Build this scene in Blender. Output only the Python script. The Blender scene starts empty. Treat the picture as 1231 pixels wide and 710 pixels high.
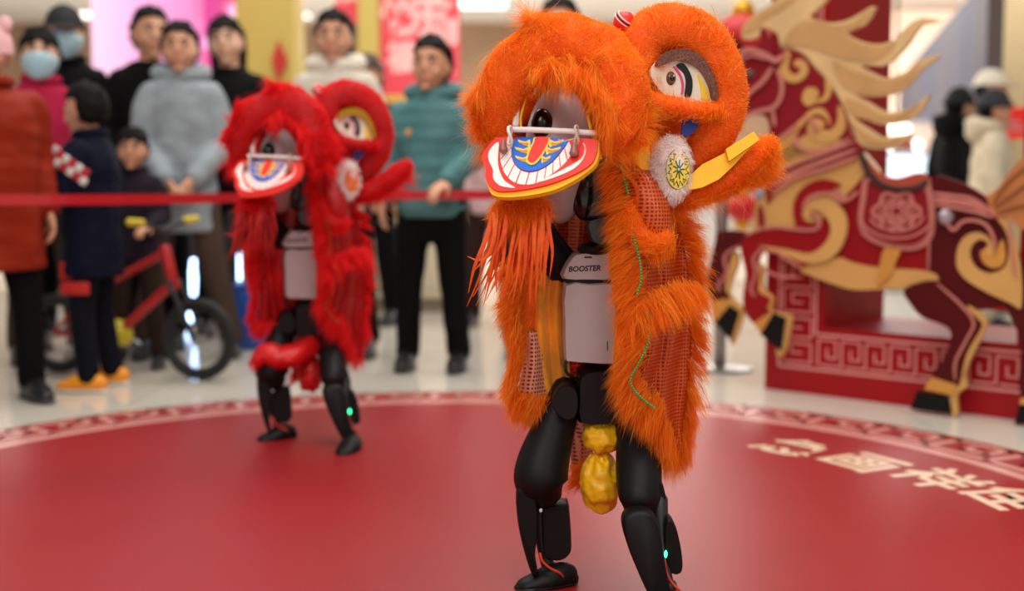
import bpy, bmesh, math, random
import numpy as np
from mathutils import Vector, Matrix, noise

S = bpy.context.scene
COL = S.collection

# ------------------------------------------------------------ camera
FPX = 1500.0                      # focal length in pixels of a 1231 px wide frame
CAM_H = 0.93
PITCH = math.atan(136.0 / FPX)
cam = bpy.data.cameras.new('camera')
cam.sensor_width = 36.0
cam.lens = 36.0 * FPX / 1231.0
cam.clip_end = 200
cam.dof.use_dof = True
cam.dof.focus_distance = 2.70
cam.dof.aperture_fstop = 1.45
camo = bpy.data.objects.new('camera', cam)
COL.objects.link(camo)
camo.location = (0, 0, CAM_H)
camo.rotation_euler = (math.pi / 2 - PITCH, 0, 0)
S.camera = camo

# ------------------------------------------------------------ world, lights, exposure
S.view_settings.view_transform = 'Standard'
S.view_settings.look = 'None'
S.view_settings.gamma = 1.0
S.view_settings.use_curve_mapping = False
S.view_settings.exposure = 0.0
world = bpy.data.worlds.new('mall_light')
S.world = world
world.use_nodes = True
bg = world.node_tree.nodes['Background']
bg.inputs[0].default_value = (1.0, 0.96, 0.92, 1)
bg.inputs[1].default_value = 0.42

def area(name, loc, size, power, color=(1, 0.95, 0.88), target=None, sy=None):
    l = bpy.data.lights.new(name, 'AREA')
    l.energy = power
    l.color = color
    l.shape = 'RECTANGLE'
    l.size = size
    l.size_y = sy or size
    o = bpy.data.objects.new(name, l)
    COL.objects.link(o)
    o.location = loc
    d = Vector(target if target else (loc[0], loc[1], 0)) - Vector(loc)
    o.rotation_euler = d.to_track_quat('-Z', 'Y').to_euler()
    return o

area('atrium_light', (0.6, 2.2, 5.5), 4.0, 250)
area('atrium_light', (-0.5, 7.2, 5.6), 5.0, 230, sy=2.5)
area('front_fill', (-1.6, -1.4, 3.6), 2.0, 85, target=(0.2, 2.8, 0.9))
area('shop_light', (0, 16, 3.7), 16.0, 1700, color=(1, 0.97, 0.93), sy=9.0)
area('front_fill', (1.9, -2.2, 2.9), 1.8, 45, target=(0.3, 2.8, 0.8))  # added frontal fill that brightens cheek and brow fur, not a stage lamp

# ------------------------------------------------------------ helpers
def W(px, py, Y):
    u = (px - 615.5) / FPX
    v = (355.0 - py) / FPX
    c, s = math.cos(PITCH), math.sin(PITCH)
    d = Vector((u, c + v * s, -s + v * c))
    t = Y / d.y
    return Vector((d.x * t, d.y * t, CAM_H + d.z * t))

def ray(px, py):
    u = (px - 615.5) / FPX
    v = (355.0 - py) / FPX
    c, s = math.cos(PITCH), math.sin(PITCH)
    return Vector((u, c + v * s, -s + v * c))

def G(px, py, z=0.0):
    d = ray(px, py)
    t = (z - CAM_H) / d.z
    return Vector((d.x * t, d.y * t, z))

def lin(h):
    h = h.lstrip('#')
    r = []
    for i in (0, 2, 4):
        c = int(h[i:i + 2], 16) / 255.0
        r.append(c / 12.92 if c <= 0.04045 else ((c + 0.055) / 1.055) ** 2.4)
    return (r[0], r[1], r[2], 1.0)

MATS = {}
def mat(name, color, rough=0.5, metal=0.0, var=0.08, scale=30.0, bump=0.0, bscale=None, spec=0.5, coat=0.0, sheen=0.0):
    if name in MATS:
        return MATS[name]
    m = bpy.data.materials.new(name)
    m.use_nodes = True
    nt = m.node_tree
    b = nt.nodes['Principled BSDF']
    c = lin(color) if isinstance(color, str) else color
    tc = nt.nodes.new('ShaderNodeTexCoord')
    nz = nt.nodes.new('ShaderNodeTexNoise')
    nz.inputs['Scale'].default_value = scale
    nz.inputs['Detail'].default_value = 3
    nt.links.new(tc.outputs['Object'], nz.inputs['Vector'])
    rp = nt.nodes.new('ShaderNodeMapRange')
    rp.inputs['From Min'].default_value = 0.3
    rp.inputs['From Max'].default_value = 0.7
    rp.inputs['To Min'].default_value = 1 - var
    rp.inputs['To Max'].default_value = 1 + var
    nt.links.new(nz.outputs['Fac'], rp.inputs['Value'])
    mx = nt.nodes.new('ShaderNodeVectorMath')
    mx.operation = 'SCALE'
    mx.inputs[0].default_value = c[:3]
    nt.links.new(rp.outputs['Result'], mx.inputs['Scale'])
    nt.links.new(mx.outputs['Vector'], b.inputs['Base Color'])
    b.inputs['Roughness'].default_value = rough
    b.inputs['Metallic'].default_value = metal
    b.inputs['Specular IOR Level'].default_value = spec
    b.inputs['Coat Weight'].default_value = coat
    b.inputs['Sheen Weight'].default_value = sheen
    if bump > 0:
        n2 = nt.nodes.new('ShaderNodeTexNoise')
        n2.inputs['Scale'].default_value = bscale or scale * 3
        n2.inputs['Detail'].default_value = 4
        nt.links.new(tc.outputs['Object'], n2.inputs['Vector'])
        bp = nt.nodes.new('ShaderNodeBump')
        bp.inputs['Strength'].default_value = bump
        bp.inputs['Distance'].default_value = 0.01
        nt.links.new(n2.outputs['Fac'], bp.inputs['Height'])
        nt.links.new(bp.outputs['Normal'], b.inputs['Normal'])
    MATS[name] = m
    return m

def emit(name, color, strength=1.0):
    if name in MATS:
        return MATS[name]
    m = bpy.data.materials.new(name)
    m.use_nodes = True
    b = m.node_tree.nodes['Principled BSDF']
    c = lin(color) if isinstance(color, str) else color
    b.inputs['Base Color'].default_value = c
    b.inputs['Emission Color'].default_value = c
    b.inputs['Emission Strength'].default_value = strength
    b.inputs['Roughness'].default_value = 0.4
    MATS[name] = m
    return m

def tag(o, label=None, cat=None, group=None, kind=None):
    if label: o['label'] = label
    if cat: o['category'] = cat
    if group: o['group'] = group
    if kind: o['kind'] = kind
    return o

def empty(name, loc=(0, 0, 0), rz=0.0, label=None, cat=None, group=None, scale=1.0):
    o = bpy.data.objects.new(name, None)
    o.empty_display_size = 0.1
    COL.objects.link(o)
    o.location = loc
    o.rotation_euler = (0, 0, rz)
    o.scale = (scale,) * 3
    return tag(o, label, cat, group)

class MB:
    """collects simple shapes, links them as ONE mesh object"""
    def __init__(self):
        self.v, self.f, self.mi, self.cur = [], [], [], 0
    def add(self, V, F):
        n = len(self.v)
        self.v.extend([tuple(p) for p in V])
        self.f.extend([tuple(i + n for i in f) for f in F])
        self.mi.extend([self.cur] * len(F))
        return self
    def m(self, i):
        self.cur = i
        return self
    def box(self, c, s, R=None, bev=0.0, taper=1.0):
        c = Vector(c)
        x, y, z = s[0] / 2, s[1] / 2, s[2] / 2
        if bev <= 0:
            V = [Vector((sx * x * (taper if sz > 0 else 1), sy * y * (taper if sz > 0 else 1), sz * z)) for sz in (-1, 1) for sx, sy in ((-1, -1), (1, -1), (1, 1), (-1, 1))]
            F = [(3, 2, 1, 0), (4, 5, 6, 7), (0, 1, 5, 4), (1, 2, 6, 5), (2, 3, 7, 6), (3, 0, 4, 7)]
        else:
            # rounded box: rounded rectangle rings stacked with a bevelled top and bottom
            V, F = [], []
            k = 4
            def ring(ix, zz, t):
                pts = []
                r = bev
                for q, (sx, sy) in enumerate(((1, 1), (-1, 1), (-1, -1), (1, -1))):
                    for j in range(k + 1):
                        a = math.pi / 2 * (q + j / k)
                        pts.append(Vector((sx * (x * t - r) + (r - ix) * math.cos(a), sy * (y * t - r) + (r - ix) * math.sin(a), zz)))
                return pts
            prof = []
            for j in range(4):
                a = math.pi / 2 * j / 3
                prof.append((bev * (1 - math.sin(a)), -z + bev * (1 - math.cos(a))))
            for j in range(4):
                a = math.pi / 2 * j / 3
                prof.append((bev * (1 - math.cos(a)), z - bev * (1 - math.sin(a))))
            n = 4 * (k + 1)
            for ix, zz in prof:
                t = 1 + (taper - 1) * ((zz + z) / (2 * z))
                V += ring(ix * 0.98, zz, t)
            for a in range(len(prof) - 1):
                for j in range(n):
                    F.append((a * n + j, a * n + (j + 1) % n, (a + 1) * n + (j + 1) % n, (a + 1) * n + j))
            F.append(tuple(reversed(range(n))))
            F.append(tuple(range((len(prof) - 1) * n, len(prof) * n)))
        if R is not None:
            V = [R @ p for p in V]
        return self.add([c + p for p in V], F)
    def tube(self, pts, rad, seg=12, cap=True, res=1, up=None, closed=False):
        V, F = tube_vf(pts, rad, seg, cap, res, up, closed)
        return self.add(V, F)
    def ball(self, c, r, seg=16, rings=10, R=None):
        if not hasattr(r, '__len__'):
            r = (r, r, r)
        V, F = [], []
        for i in range(rings + 1):
            t = math.pi * i / rings
            for j in range(seg):
                a = 2 * math.pi * j / seg
                p = Vector((r[0] * math.sin(t) * math.cos(a), r[1] * math.sin(t) * math.sin(a), r[2] * math.cos(t)))
                V.append(Vector(c) + (R @ p if R is not None else p))
        for i in range(rings):
            for j in range(seg):
                F.append((i * seg + j, (i + 1) * seg + j, (i + 1) * seg + (j + 1) % seg, i * seg + (j + 1) % seg))
        return self.add(V, F)
    def build(self, name, mats, parent=None, smooth=True, org=None, angle=None):
        me = bpy.data.meshes.new(name)
        o_ = Vector(org) if org is not None else Vector((0, 0, 0))
        me.from_pydata([(p[0] - o_.x, p[1] - o_.y, p[2] - o_.z) for p in self.v], [], self.f)
        if not isinstance(mats, (list, tuple)):
            mats = [mats]
        for m in mats:
            me.materials.append(m)
        if len(mats) > 1:
            me.polygons.foreach_set('material_index', self.mi)
        bm = bmesh.new()
        bm.from_mesh(me)
        bmesh.ops.recalc_face_normals(bm, faces=bm.faces)
        bm.to_mesh(me)
        bm.free()
        if smooth:
            me.polygons.foreach_set('use_smooth', [True] * len(me.polygons))
            me.set_sharp_from_angle(angle=math.radians(angle if angle else 40))
        me.update()
        o = bpy.data.objects.new(name, me)
        COL.objects.link(o)
        if parent is not None:
            o.parent = parent
        return o

def crom(pts, res):
    """Catmull-Rom through rows of numbers"""
    P = [np.array(p, float) for p in pts]
    if res <= 1 or len(P) < 3:
        if res <= 1:
            return P
    out = []
    for i in range(len(P) - 1):
        p0 = P[i - 1] if i > 0 else 2 * P[i] - P[i + 1]
        p1, p2 = P[i], P[i + 1]
        p3 = P[i + 2] if i + 2 < len(P) else 2 * p2 - p1
        for k in range(res):
            t = k / res
            out.append(0.5 * ((2 * p1) + (-p0 + p2) * t + (2 * p0 - 5 * p1 + 4 * p2 - p3) * t * t + (-p0 + 3 * p1 - 3 * p2 + p3) * t ** 3))
    out.append(P[-1])
    return out

def crom_closed(pts, res):
    P = [np.array(p, float) for p in pts]
    n = len(P)
    out = []
    for i in range(n):
        p0, p1, p2, p3 = P[i - 1], P[i], P[(i + 1) % n], P[(i + 2) % n]
        for k in range(res):
            t = k / res
            out.append(0.5 * ((2 * p1) + (-p0 + p2) * t + (2 * p0 - 5 * p1 + 4 * p2 - p3) * t * t + (-p0 + 3 * p1 - 3 * p2 + p3) * t ** 3))
    return out

def tube_vf(pts, rad, seg=12, cap=True, res=1, up=None, closed=False, capk=0.8):
    """sweep a round or elliptic ring; rad = number, list of numbers or list of (side, up) pairs"""
    n = len(pts)
    R = []
    for i in range(n):
        r = rad if not hasattr(rad, '__len__') else rad[i]
        R.append((r, r) if not hasattr(r, '__len__') else tuple(r))
    rows = [list(p) + list(r) for p, r in zip(pts, R)]
    if closed:
        rows = crom_closed(rows, max(res, 1))
    else:
        rows = crom(rows, res)
    P = [Vector(r[:3]) for r in rows]
    R = [(max(r[3], 1e-4), max(r[4], 1e-4)) for r in rows]
    n = len(P)
    V, F = [], []
    ref = Vector(up) if up is not None else None
    prev = None
    for i in range(n):
        if closed:
            t = (P[(i + 1) % n] - P[i - 1])
        else:
            t = P[min(i + 1, n - 1)] - P[max(i - 1, 0)]
        if t.length < 1e-9:
            t = Vector((0, 0, 1))
        t.normalize()
        if ref is not None:
            b = ref - t * ref.dot(t)
            if b.length < 1e-4:
                b = t.orthogonal()
        elif prev is None:
            b = t.orthogonal()
        else:
            b = prev - t * prev.dot(t)
            if b.length < 1e-5:
                b = t.orthogonal()
        b.normalize()
        prev = b
        a = t.cross(b)
        for j in range(seg):
            q = 2 * math.pi * j / seg
            V.append(P[i] + a * (R[i][0] * math.cos(q)) + b * (R[i][1] * math.sin(q)))
    for i in range(n if closed else n - 1):
        i2 = (i + 1) % n
        for j in range(seg):
            F.append((i * seg + j, i * seg + (j + 1) % seg, i2 * seg + (j + 1) % seg, i2 * seg + j))
    if cap and not closed:
        for e, (i, sgn) in enumerate(((0, -1), (n - 1, 1))):
            t = (P[1] - P[0]) if i == 0 else (P[-1] - P[-2])
            if t.length < 1e-9:
                t = Vector((0, 0, 1))
            t.normalize()
            m = (R[i][0] + R[i][1]) / 2
            ring0 = [i * seg + j for j in range(seg)]
            last = ring0
            for k in (1, 2):
                a_ = math.pi / 2 * k / 3
                st = len(V)
                for j in range(seg):
                    V.append(P[i] + (V[ring0[j]] - P[i]) * math.cos(a_) + t * (sgn * m * capk * math.sin(a_)))
                for j in range(seg):
                    F.append((last[j], last[(j + 1) % seg], st + (j + 1) % seg, st + j))
                last = list(range(st, st + seg))
            V.append(P[i] + t * (sgn * m * capk))
            c = len(V) - 1
            for j in range(seg):
                F.append((last[j], last[(j + 1) % seg], c))
    return V, F

class Plane:
    def __init__(self, A, B, C):
        self.o = Vector(A)
        x = (Vector(B) - self.o).normalized()
        n = x.cross(Vector(C) - self.o).normalized()
        if n.dot(Vector((0, 0, CAM_H)) - self.o) < 0:
            n = -n
        self.n = n
    def hit(self, px, py):
        c = Vector((0, 0, CAM_H))
        d = ray(px, py)
        t = (self.o - c).dot(self.n) / d.dot(self.n)
        return c + d * t

def slab(mb, pts, n, off, th):
    """solid prism: outline pts (3D, on a plane), lifted by off along n, th thick"""
    k = len(pts)
    V = [Vector(p) + n * off for p in pts] + [Vector(p) + n * (off + th) for p in pts]
    F = [tuple(range(k)), tuple(range(k, 2 * k))] + [(i, (i + 1) % k, k + (i + 1) % k, k + i) for i in range(k)]
    mb.add(V, F)

def strip_pts(line, w, closed=False):
    """2D polyline -> outline of a band of width w (w number or list)"""
    L = [Vector((p[0], p[1])) for p in line]
    n = len(L)
    left, right = [], []
    for i in range(n):
        t = L[min(i + 1, n - 1)] - L[max(i - 1, 0)]
        if t.length < 1e-9:
            t = Vector((1, 0))
        t.normalize()
        nn = Vector((-t.y, t.x))
        ww = (w[i] if hasattr(w, '__len__') else w) / 2
        left.append(L[i] + nn * ww)
        right.append(L[i] - nn * ww)
    return left, right

def add_strip(mb, line, w, to3, n, off, th):
    """band along a 2D line, mapped to 3D by to3, as a thin solid"""
    l, r = strip_pts(line, w)
    k = len(l)
    L3 = [to3(*p) for p in l]
    R3 = [to3(*p) for p in r]
    V = [p + n * off for p in L3] + [p + n * off for p in R3] + [p + n * (off + th) for p in L3] + [p + n * (off + th) for p in R3]
    F = []
    for i in range(k - 1):
        a, b = i, i + 1
        F += [(a, b, k + b, k + a), (2 * k + a, 3 * k + a, 3 * k + b, 2 * k + b), (a, 2 * k + a, 2 * k + b, b), (k + a, k + b, 3 * k + b, 3 * k + a)]
    F += [(0, k, 3 * k, 2 * k), (k - 1, 3 * k - 1, 4 * k - 1, 2 * k - 1)]
    mb.add(V, F)

def text_obj(name, s, size, m, parent, mtx, extrude=0.0005, shear=0.0, ax='CENTER', bold=0.0):
    cu = bpy.data.curves.new(name, 'FONT')
    cu.body = s
    cu.size = size
    cu.align_x = ax
    cu.align_y = 'CENTER'
    cu.extrude = extrude
    cu.offset = bold
    cu.shear = shear
    cu.resolution_u = 3
    tmp = bpy.data.objects.new(name, cu)
    COL.objects.link(tmp)
    dg = bpy.context.evaluated_depsgraph_get()
    me = bpy.data.meshes.new_from_object(tmp.evaluated_get(dg))
    bpy.data.objects.remove(tmp)
    me.name = name
    me.materials.clear()
    me.materials.append(m)
    o = bpy.data.objects.new(name, me)
    COL.objects.link(o)
    if parent is not None:
        o.parent = parent
    me.transform(mtx)
    return o
# ------------------------------------------------------------ the mall: floor, ceiling, back walls
def math_node(nt, op, a, b=None, clamp=False):
    n = nt.nodes.new('ShaderNodeMath')
    n.operation = op
    n.use_clamp = clamp
    for i, x in enumerate((a, b)):
        if x is None:
            continue
        if isinstance(x, (int, float)):
            n.inputs[i].default_value = x
        else:
            nt.links.new(x, n.inputs[i])
    return n.outputs[0]

def floor_material():
    m = mat('polished_marble', '#d6d0c4', rough=0.12, var=0.05, scale=1.2)
    nt = m.node_tree
    b = nt.nodes['Principled BSDF']
    src = b.inputs['Base Color'].links[0].from_socket
    tc = nt.nodes.new('ShaderNodeTexCoord')
    br = nt.nodes.new('ShaderNodeTexBrick')
    br.offset = 0.0
    br.inputs['Scale'].default_value = 1.0
    br.inputs['Brick Width'].default_value = 0.8
    br.inputs['Row Height'].default_value = 0.8
    br.inputs['Mortar Size'].default_value = 0.006
    br.inputs['Color1'].default_value = (1, 1, 1, 1)
    br.inputs['Color2'].default_value = (0.93, 0.91, 0.88, 1)
    br.inputs['Mortar'].default_value = (0.8, 0.77, 0.72, 1)
    nt.links.new(tc.outputs['Object'], br.inputs['Vector'])
    mx = nt.nodes.new('ShaderNodeVectorMath')
    mx.operation = 'MULTIPLY'
    nt.links.new(src, mx.inputs[0])
    nt.links.new(br.outputs['Color'], mx.inputs[1])
    nt.links.new(mx.outputs['Vector'], b.inputs['Base Color'])
    return m

def quad_slab(name, x0, x1, y0, y1, z0, z1, m, kind='structure', parent=None, bev=0):
    mb = MB().box(((x0 + x1) / 2, (y0 + y1) / 2, (z0 + z1) / 2), (x1 - x0, y1 - y0, z1 - z0), bev=bev)
    o = mb.build(name, m, parent, smooth=False)
    if kind and parent is None:
        o['kind'] = kind
    return o

quad_slab('floor', -14, 14, -4, 26, -0.1, 0.0, floor_material())
white_ceiling = mat('white_ceiling', '#f2f2f2', rough=0.8, var=0.02, scale=0.6)
quad_slab('ceiling', -14, 14, 10.2, 26, 4.0, 4.25, white_ceiling)
quad_slab('wall_back', -14, 14, 24.5, 24.7, 0, 4.0, mat('brown_shopfront', '#a88a70', rough=0.6, var=0.18, scale=0.7))
quad_slab('wall_left', -14, -13.8, -4, 24.5, 0, 4.0, mat('beige_wall', '#b9a48c', rough=0.7, var=0.1, scale=0.5))
quad_slab('wall_right', 13.8, 14, -4, 24.5, 0, 4.0, MATS['beige_wall'])

# ------------------------------------------------------------ the round stage mat
def circle3(a, b, c):
    ax, ay, bx, by, cx, cy = a.x, a.y, b.x, b.y, c.x, c.y
    d = 2 * (ax * (by - cy) + bx * (cy - ay) + cx * (ay - by))
    ux = ((ax * ax + ay * ay) * (by - cy) + (bx * bx + by * by) * (cy - ay) + (cx * cx + cy * cy) * (ay - by)) / d
    uy = ((ax * ax + ay * ay) * (cx - bx) + (bx * bx + by * by) * (ax - cx) + (cx * cx + cy * cy) * (bx - ax)) / d
    return Vector((ux, uy, 0)), (Vector((ux, uy, 0)) - a).length

MC, MR = circle3(G(0, 540), G(500, 486), G(1231, 579))
print('MAT', MC, MR)
MOUT = 2.16
print('outer', MOUT, (G(0, 513) - MC).length, (G(480, 473) - MC).length)

def mat_material():
    m = mat('printed_red_vinyl', '#96181e', rough=0.42, var=0.05, scale=2.0, spec=0.42)
    nt = m.node_tree
    b = nt.nodes['Principled BSDF']
    src = b.inputs['Base Color'].links[0].from_socket
    tc = nt.nodes.new('ShaderNodeTexCoord')
    sp = nt.nodes.new('ShaderNodeSeparateXYZ')
    nt.links.new(tc.outputs['Object'], sp.inputs[0])
    w = 0.085
    h = w / 4
    R = w / 2
    x, y = sp.outputs[0], sp.outputs[1]
    k = math_node(nt, 'FLOOR', math_node(nt, 'DIVIDE', y, h))
    ds = []
    for dr in (-1, 0, 1):
        r = math_node(nt, 'ADD', k, dr)
        off = math_node(nt, 'MULTIPLY', math_node(nt, 'FLOORED_MODULO', r, 2.0), R)
        xx = math_node(nt, 'SUBTRACT', math_node(nt, 'FLOORED_MODULO', math_node(nt, 'ADD', x, off), w), R)
        yy = math_node(nt, 'SUBTRACT', y, math_node(nt, 'MULTIPLY', r, h))
        ds.append(math_node(nt, 'SQRT', math_node(nt, 'ADD', math_node(nt, 'MULTIPLY', xx, xx), math_node(nt, 'MULTIPLY', yy, yy))))
    in1 = math_node(nt, 'LESS_THAN', ds[0], R)
    in2 = math_node(nt, 'LESS_THAN', ds[1], R)
    def sel(c, a, b2):
        return math_node(nt, 'ADD', math_node(nt, 'MULTIPLY', c, a), math_node(nt, 'MULTIPLY', math_node(nt, 'SUBTRACT', 1.0, c), b2))
    d = sel(in1, ds[0], sel(in2, ds[1], ds[2]))
    s = math_node(nt, 'SINE', math_node(nt, 'MULTIPLY', d, 2 * math.pi / (R / 4)))
    f = math_node(nt, 'ADD', 0.98, math_node(nt, 'MULTIPLY', s, 0.045))
    sc = nt.nodes.new('ShaderNodeVectorMath')
    sc.operation = 'SCALE'
    nt.links.new(src, sc.inputs[0])
    nt.links.new(f, sc.inputs['Scale'])
    nt.links.new(sc.outputs['Vector'], b.inputs['Base Color'])
    n2 = nt.nodes.new('ShaderNodeTexNoise')
    n2.inputs['Scale'].default_value = 220
    nt.links.new(tc.outputs['Object'], n2.inputs['Vector'])
    bp = nt.nodes.new('ShaderNodeBump')
    bp.inputs['Strength'].default_value = 0.06
    bp.inputs['Distance'].default_value = 0.004
    nt.links.new(n2.outputs['Fac'], bp.inputs['Height'])
    nt.links.new(bp.outputs['Normal'], b.inputs['Normal'])
    return m

stage = empty('stage_mat', MC, label='round red stage mat with wave print and peach key border under both lion robots', cat='stage mat')
def disc(r0, r1, z0, z1, seg=160):
    V, F = [], []
    for z, r in ((z0, r0), (z0, r1), (z1, r1), (z1, r0)):
        for j in range(seg):
            a = 2 * math.pi * j / seg
            V.append((r * math.cos(a), r * math.sin(a), z))
    for k in range(4):
        for j in range(seg):
            F.append((k * seg + j, k * seg + (j + 1) % seg, ((k + 1) % 4) * seg + (j + 1) % seg, ((k + 1) % 4) * seg + j))
    return V, F
mb = MB()
seg = 160
mb.add([(MOUT * math.cos(2 * math.pi * j / seg), MOUT * math.sin(2 * math.pi * j / seg), z) for z in (0.0002, 0.004) for j in range(seg)],
       [tuple(range(seg)), tuple(range(seg, 2 * seg))] + [(j, (j + 1) % seg, seg + (j + 1) % seg, seg + j) for j in range(seg)])
mb.build('mat_sheet', mat_material(), stage, smooth=False)
peach = mat('peach_print', '#d2968a', rough=0.32, var=0.05, scale=20)
bw = MOUT - MR
def polar(a, r):
    return Vector((r * math.cos(a), r * math.sin(a), 0.004))
mb = MB()
V, F = disc(MR, MR + bw * 0.17, 0.0041, 0.0046)
mb.add(V, F)
mb.build('border_line', peach, stage, smooth=False)
mb = MB()
V, F = disc(MOUT - bw * 0.07, MOUT - bw * 0.0, 0.0041, 0.0046)
mb.add(V, F)
mb.build('border_line', mat('deep_red_print', '#8e1418', rough=0.3), stage, smooth=False)
# key pattern units round the border
r0, r1 = MR + bw * 0.30, MR + bw * 0.86
nkey = 46
mb = MB()
def key_path(u0, du, v0, v1):
    q = lambda u, v: (u0 + du * u, v0 + (v1 - v0) * v)
    return [q(0.0, 0), q(0.0, 1), q(0.78, 1), q(0.78, 0.36), q(0.4, 0.36), q(0.4, 0.66)]
def add_key(mb, path, w, to3, n, off, th):
    """square-cornered strokes"""
    for (a, b) in zip(path[:-1], path[1:]):
        a, b = Vector(a), Vector(b)
        t = (b - a).normalized() * (w / 2)
        add_strip(mb, [a - t, a.lerp(b, .34), a.lerp(b, .67), b + t], w, to3, n, off, th)
for k in range(nkey):
    L = 2 * math.pi * MR / nkey
    path = key_path(k * L, L * 0.97, r0, r1)
    pth = path + []
    add_key(mb, pth, bw * 0.10, lambda u, v: polar(-u / MR, v), Vector((0, 0, 1)), 0.0001, 0.0005)
    add_key(mb, [(k * L + L * 0.16, r0), (k * L + L * 0.97, r0)], bw * 0.10, lambda u, v: polar(-u / MR, v), Vector((0, 0, 1)), 0.0001, 0.0005)
kb = mb.build('key_border', peach, stage, smooth=False); kb['kind'] = 'stuff'

# ------------------------------------------------------------ red photo stand with key pattern (left post, low base, right post)
SO = Vector((1.146, 5.6, 0))
SD = Vector((0.74, -0.672, 0)).normalized()
SN = Vector((0.672, 0.74, 0)).normalized()       # away from the camera
def stand_pt(s, d, z):
    return SO + SD * s + SN * d + Vector((0, 0, z))
def stand_box(mb, s0, s1, d0, d1, z0, z1):
    V = [stand_pt(s, d, z) for z in (z0, z1) for s, d in ((s0, d0), (s1, d0), (s1, d1), (s0, d1))]
    mb.add(V, [(3, 2, 1, 0), (4, 5, 6, 7), (0, 1, 5, 4), (1, 2, 6, 5), (2, 3, 7, 6), (3, 0, 4, 7)])
stand = empty('photo_stand', SO, label='large red photo stand with pink key pattern behind the leaping horse board', cat='display stand')
stand_red = mat('stand_red_paint', '#9c1017', rough=0.45, var=0.03, scale=3, spec=0.25)
pink_line = mat('pink_line_paint', '#de938c', rough=0.5, var=0.03)
mb = MB(); stand_box(mb, 0, 1.12, 0, 0.58, 0, 0.30); mb.build('base', stand_red, stand, smooth=False, org=SO)
mb = MB(); stand_box(mb, 0, 0.285, 0.0, 0.58, 0.30, 2.6); mb.build('post', stand_red, stand, smooth=False, org=SO)
mb = MB(); stand_box(mb, 1.12, 1.40, 0.0, 0.58, 0, 2.6); mb.build('post', stand_red, stand, smooth=False, org=SO)
mb = MB(); stand_box(mb, -0.02, 1.42, -0.03, 0.61, 2.6, 2.95); mb.build('header', stand_red, stand, smooth=False, org=SO)
nrm = -SN
mb = MB()
to3 = lambda s, z: stand_pt(s, 0, z)
def sline(a, b, w=0.011):
    add_strip(mb, [a, b], w, to3, nrm, 0.0005, 0.003)
zb, zt = 0.112, 0.268
sline((0.07, zb), (1.36, zb)); sline((0.25, zt), (1.14, zt))
sline((0.07, zb), (0.07, 2.45)); sline((0.25, zt), (0.25, 2.45))
for k in range(10):
    s0 = 0.265 + k * 0.1115
    p = [(s0 + 0.1115 * u, zb + 0.022 + (zt - zb - 0.044) * v) for u, v in ((0, 0), (0, 1), (0.76, 1), (0.76, 0.3), (0.38, 0.3), (0.38, 0.64))]
    add_key(mb, p, 0.0078, to3, nrm, 0.0005, 0.003)
    add_key(mb, [(s0 + 0.018, zb + 0.022), (s0 + 0.1115, zb + 0.022)], 0.0078, to3, nrm, 0.0005, 0.003)
for k in range(20):
    z0 = zb + 0.024 + k * 0.1115
    p = [(0.09 + 0.14 * v, z0 + 0.1115 * u) for u, v in ((0, 0), (0, 1), (0.76, 1), (0.76, 0.3), (0.38, 0.3), (0.38, 0.64))]
    add_key(mb, p, 0.0078, to3, nrm, 0.0005, 0.003)
    add_key(mb, [(0.09, z0 + 0.018), (0.09, z0 + 0.1115)], 0.0078, to3, nrm, 0.0005, 0.003)
kp = mb.build('key_pattern', pink_line, stand, smooth=False, org=SO); kp['kind'] = 'stuff'
# ------------------------------------------------------------ the leaping horse board in front of the stand
hp = stand_pt(0.0, -0.085, 0)
HP = Plane(hp, hp + SD, hp + Vector((0, 0, 1)))
horse_base = HP.hit(1125, 497); horse_base.z = 0
horse = empty('horse_board', horse_base, label='cut-out board of a leaping maroon horse with golden mane and red saddle', cat='horse figure')
HC = {
 'gold': mat('horse_gold', '#c99a56', rough=0.55, var=0.07, scale=6),
 'maroon': mat('horse_maroon', '#82141f', rough=0.6, spec=0.2, var=0.05, scale=8),
 'dark': mat('horse_dark_maroon', '#4e080d', rough=0.6, spec=0.2, var=0.05, scale=8),
 'red': mat('horse_red', '#8c0c12', rough=0.6, spec=0.2, var=0.05, scale=8),
 'pink': mat('horse_pink_line', '#c07468', rough=0.55, var=0.05, scale=20),
 'mane': mat('horse_mane_gold', '#d2b07a', rough=0.55, var=0.10, scale=7),
 'mane2': mat('horse_mane_tan', '#c0955e', rough=0.55, var=0.10, scale=7),
 'tail': mat('horse_tail_brown', '#b5713c', rough=0.55, var=0.10, scale=9),
 'black': mat('hoof_black', '#0c0909', rough=0.6, spec=0.2),
 'cuff': mat('horse_cuff_gold', '#c68a3c', rough=0.55),
 'saddle': mat('saddle_russet', '#a8452f', rough=0.5, var=0.1, scale=20),
 'charcoal': mat('saddle_charcoal', '#2e2623', rough=0.5),
 'cream': mat('horse_cream', '#dccba6', rough=0.6),
 'steel': mat('medallion_grey', '#a89aa2', rough=0.35, metal=0.4),
 'brown': mat('horse_core_edge', '#b98a50', rough=0.7),
}
c4 = lambda x, y: (870 + x / 3.548, y / 3.548)
c5 = lambda x, y: (850 + x / 2.84, 180 + y / 2.84)
c6 = lambda x, y: (1010 + x / 4.44, 170 + y / 4.44)
c7 = lambda x, y: (1030 + x / 3.229, 300 + y / 3.229)
ident = lambda x, y: (x, y)
HL = {}
def hpoly(name, conv, pts, col, layer, th=0.006, res=3, parent=None):
    P = [conv(*p) for p in pts]
    if res > 1:
        P = crom_closed(P, res)
    P3 = [HP.hit(*p) for p in P]
    # front sheets sit forward of the core
    mb = MB()
    slab(mb, P3, HP.n, layer * 0.004, th)
    o = mb.build(name, HC[col], parent if parent is not None else horse, smooth=False, org=horse_base)
    return o
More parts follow.
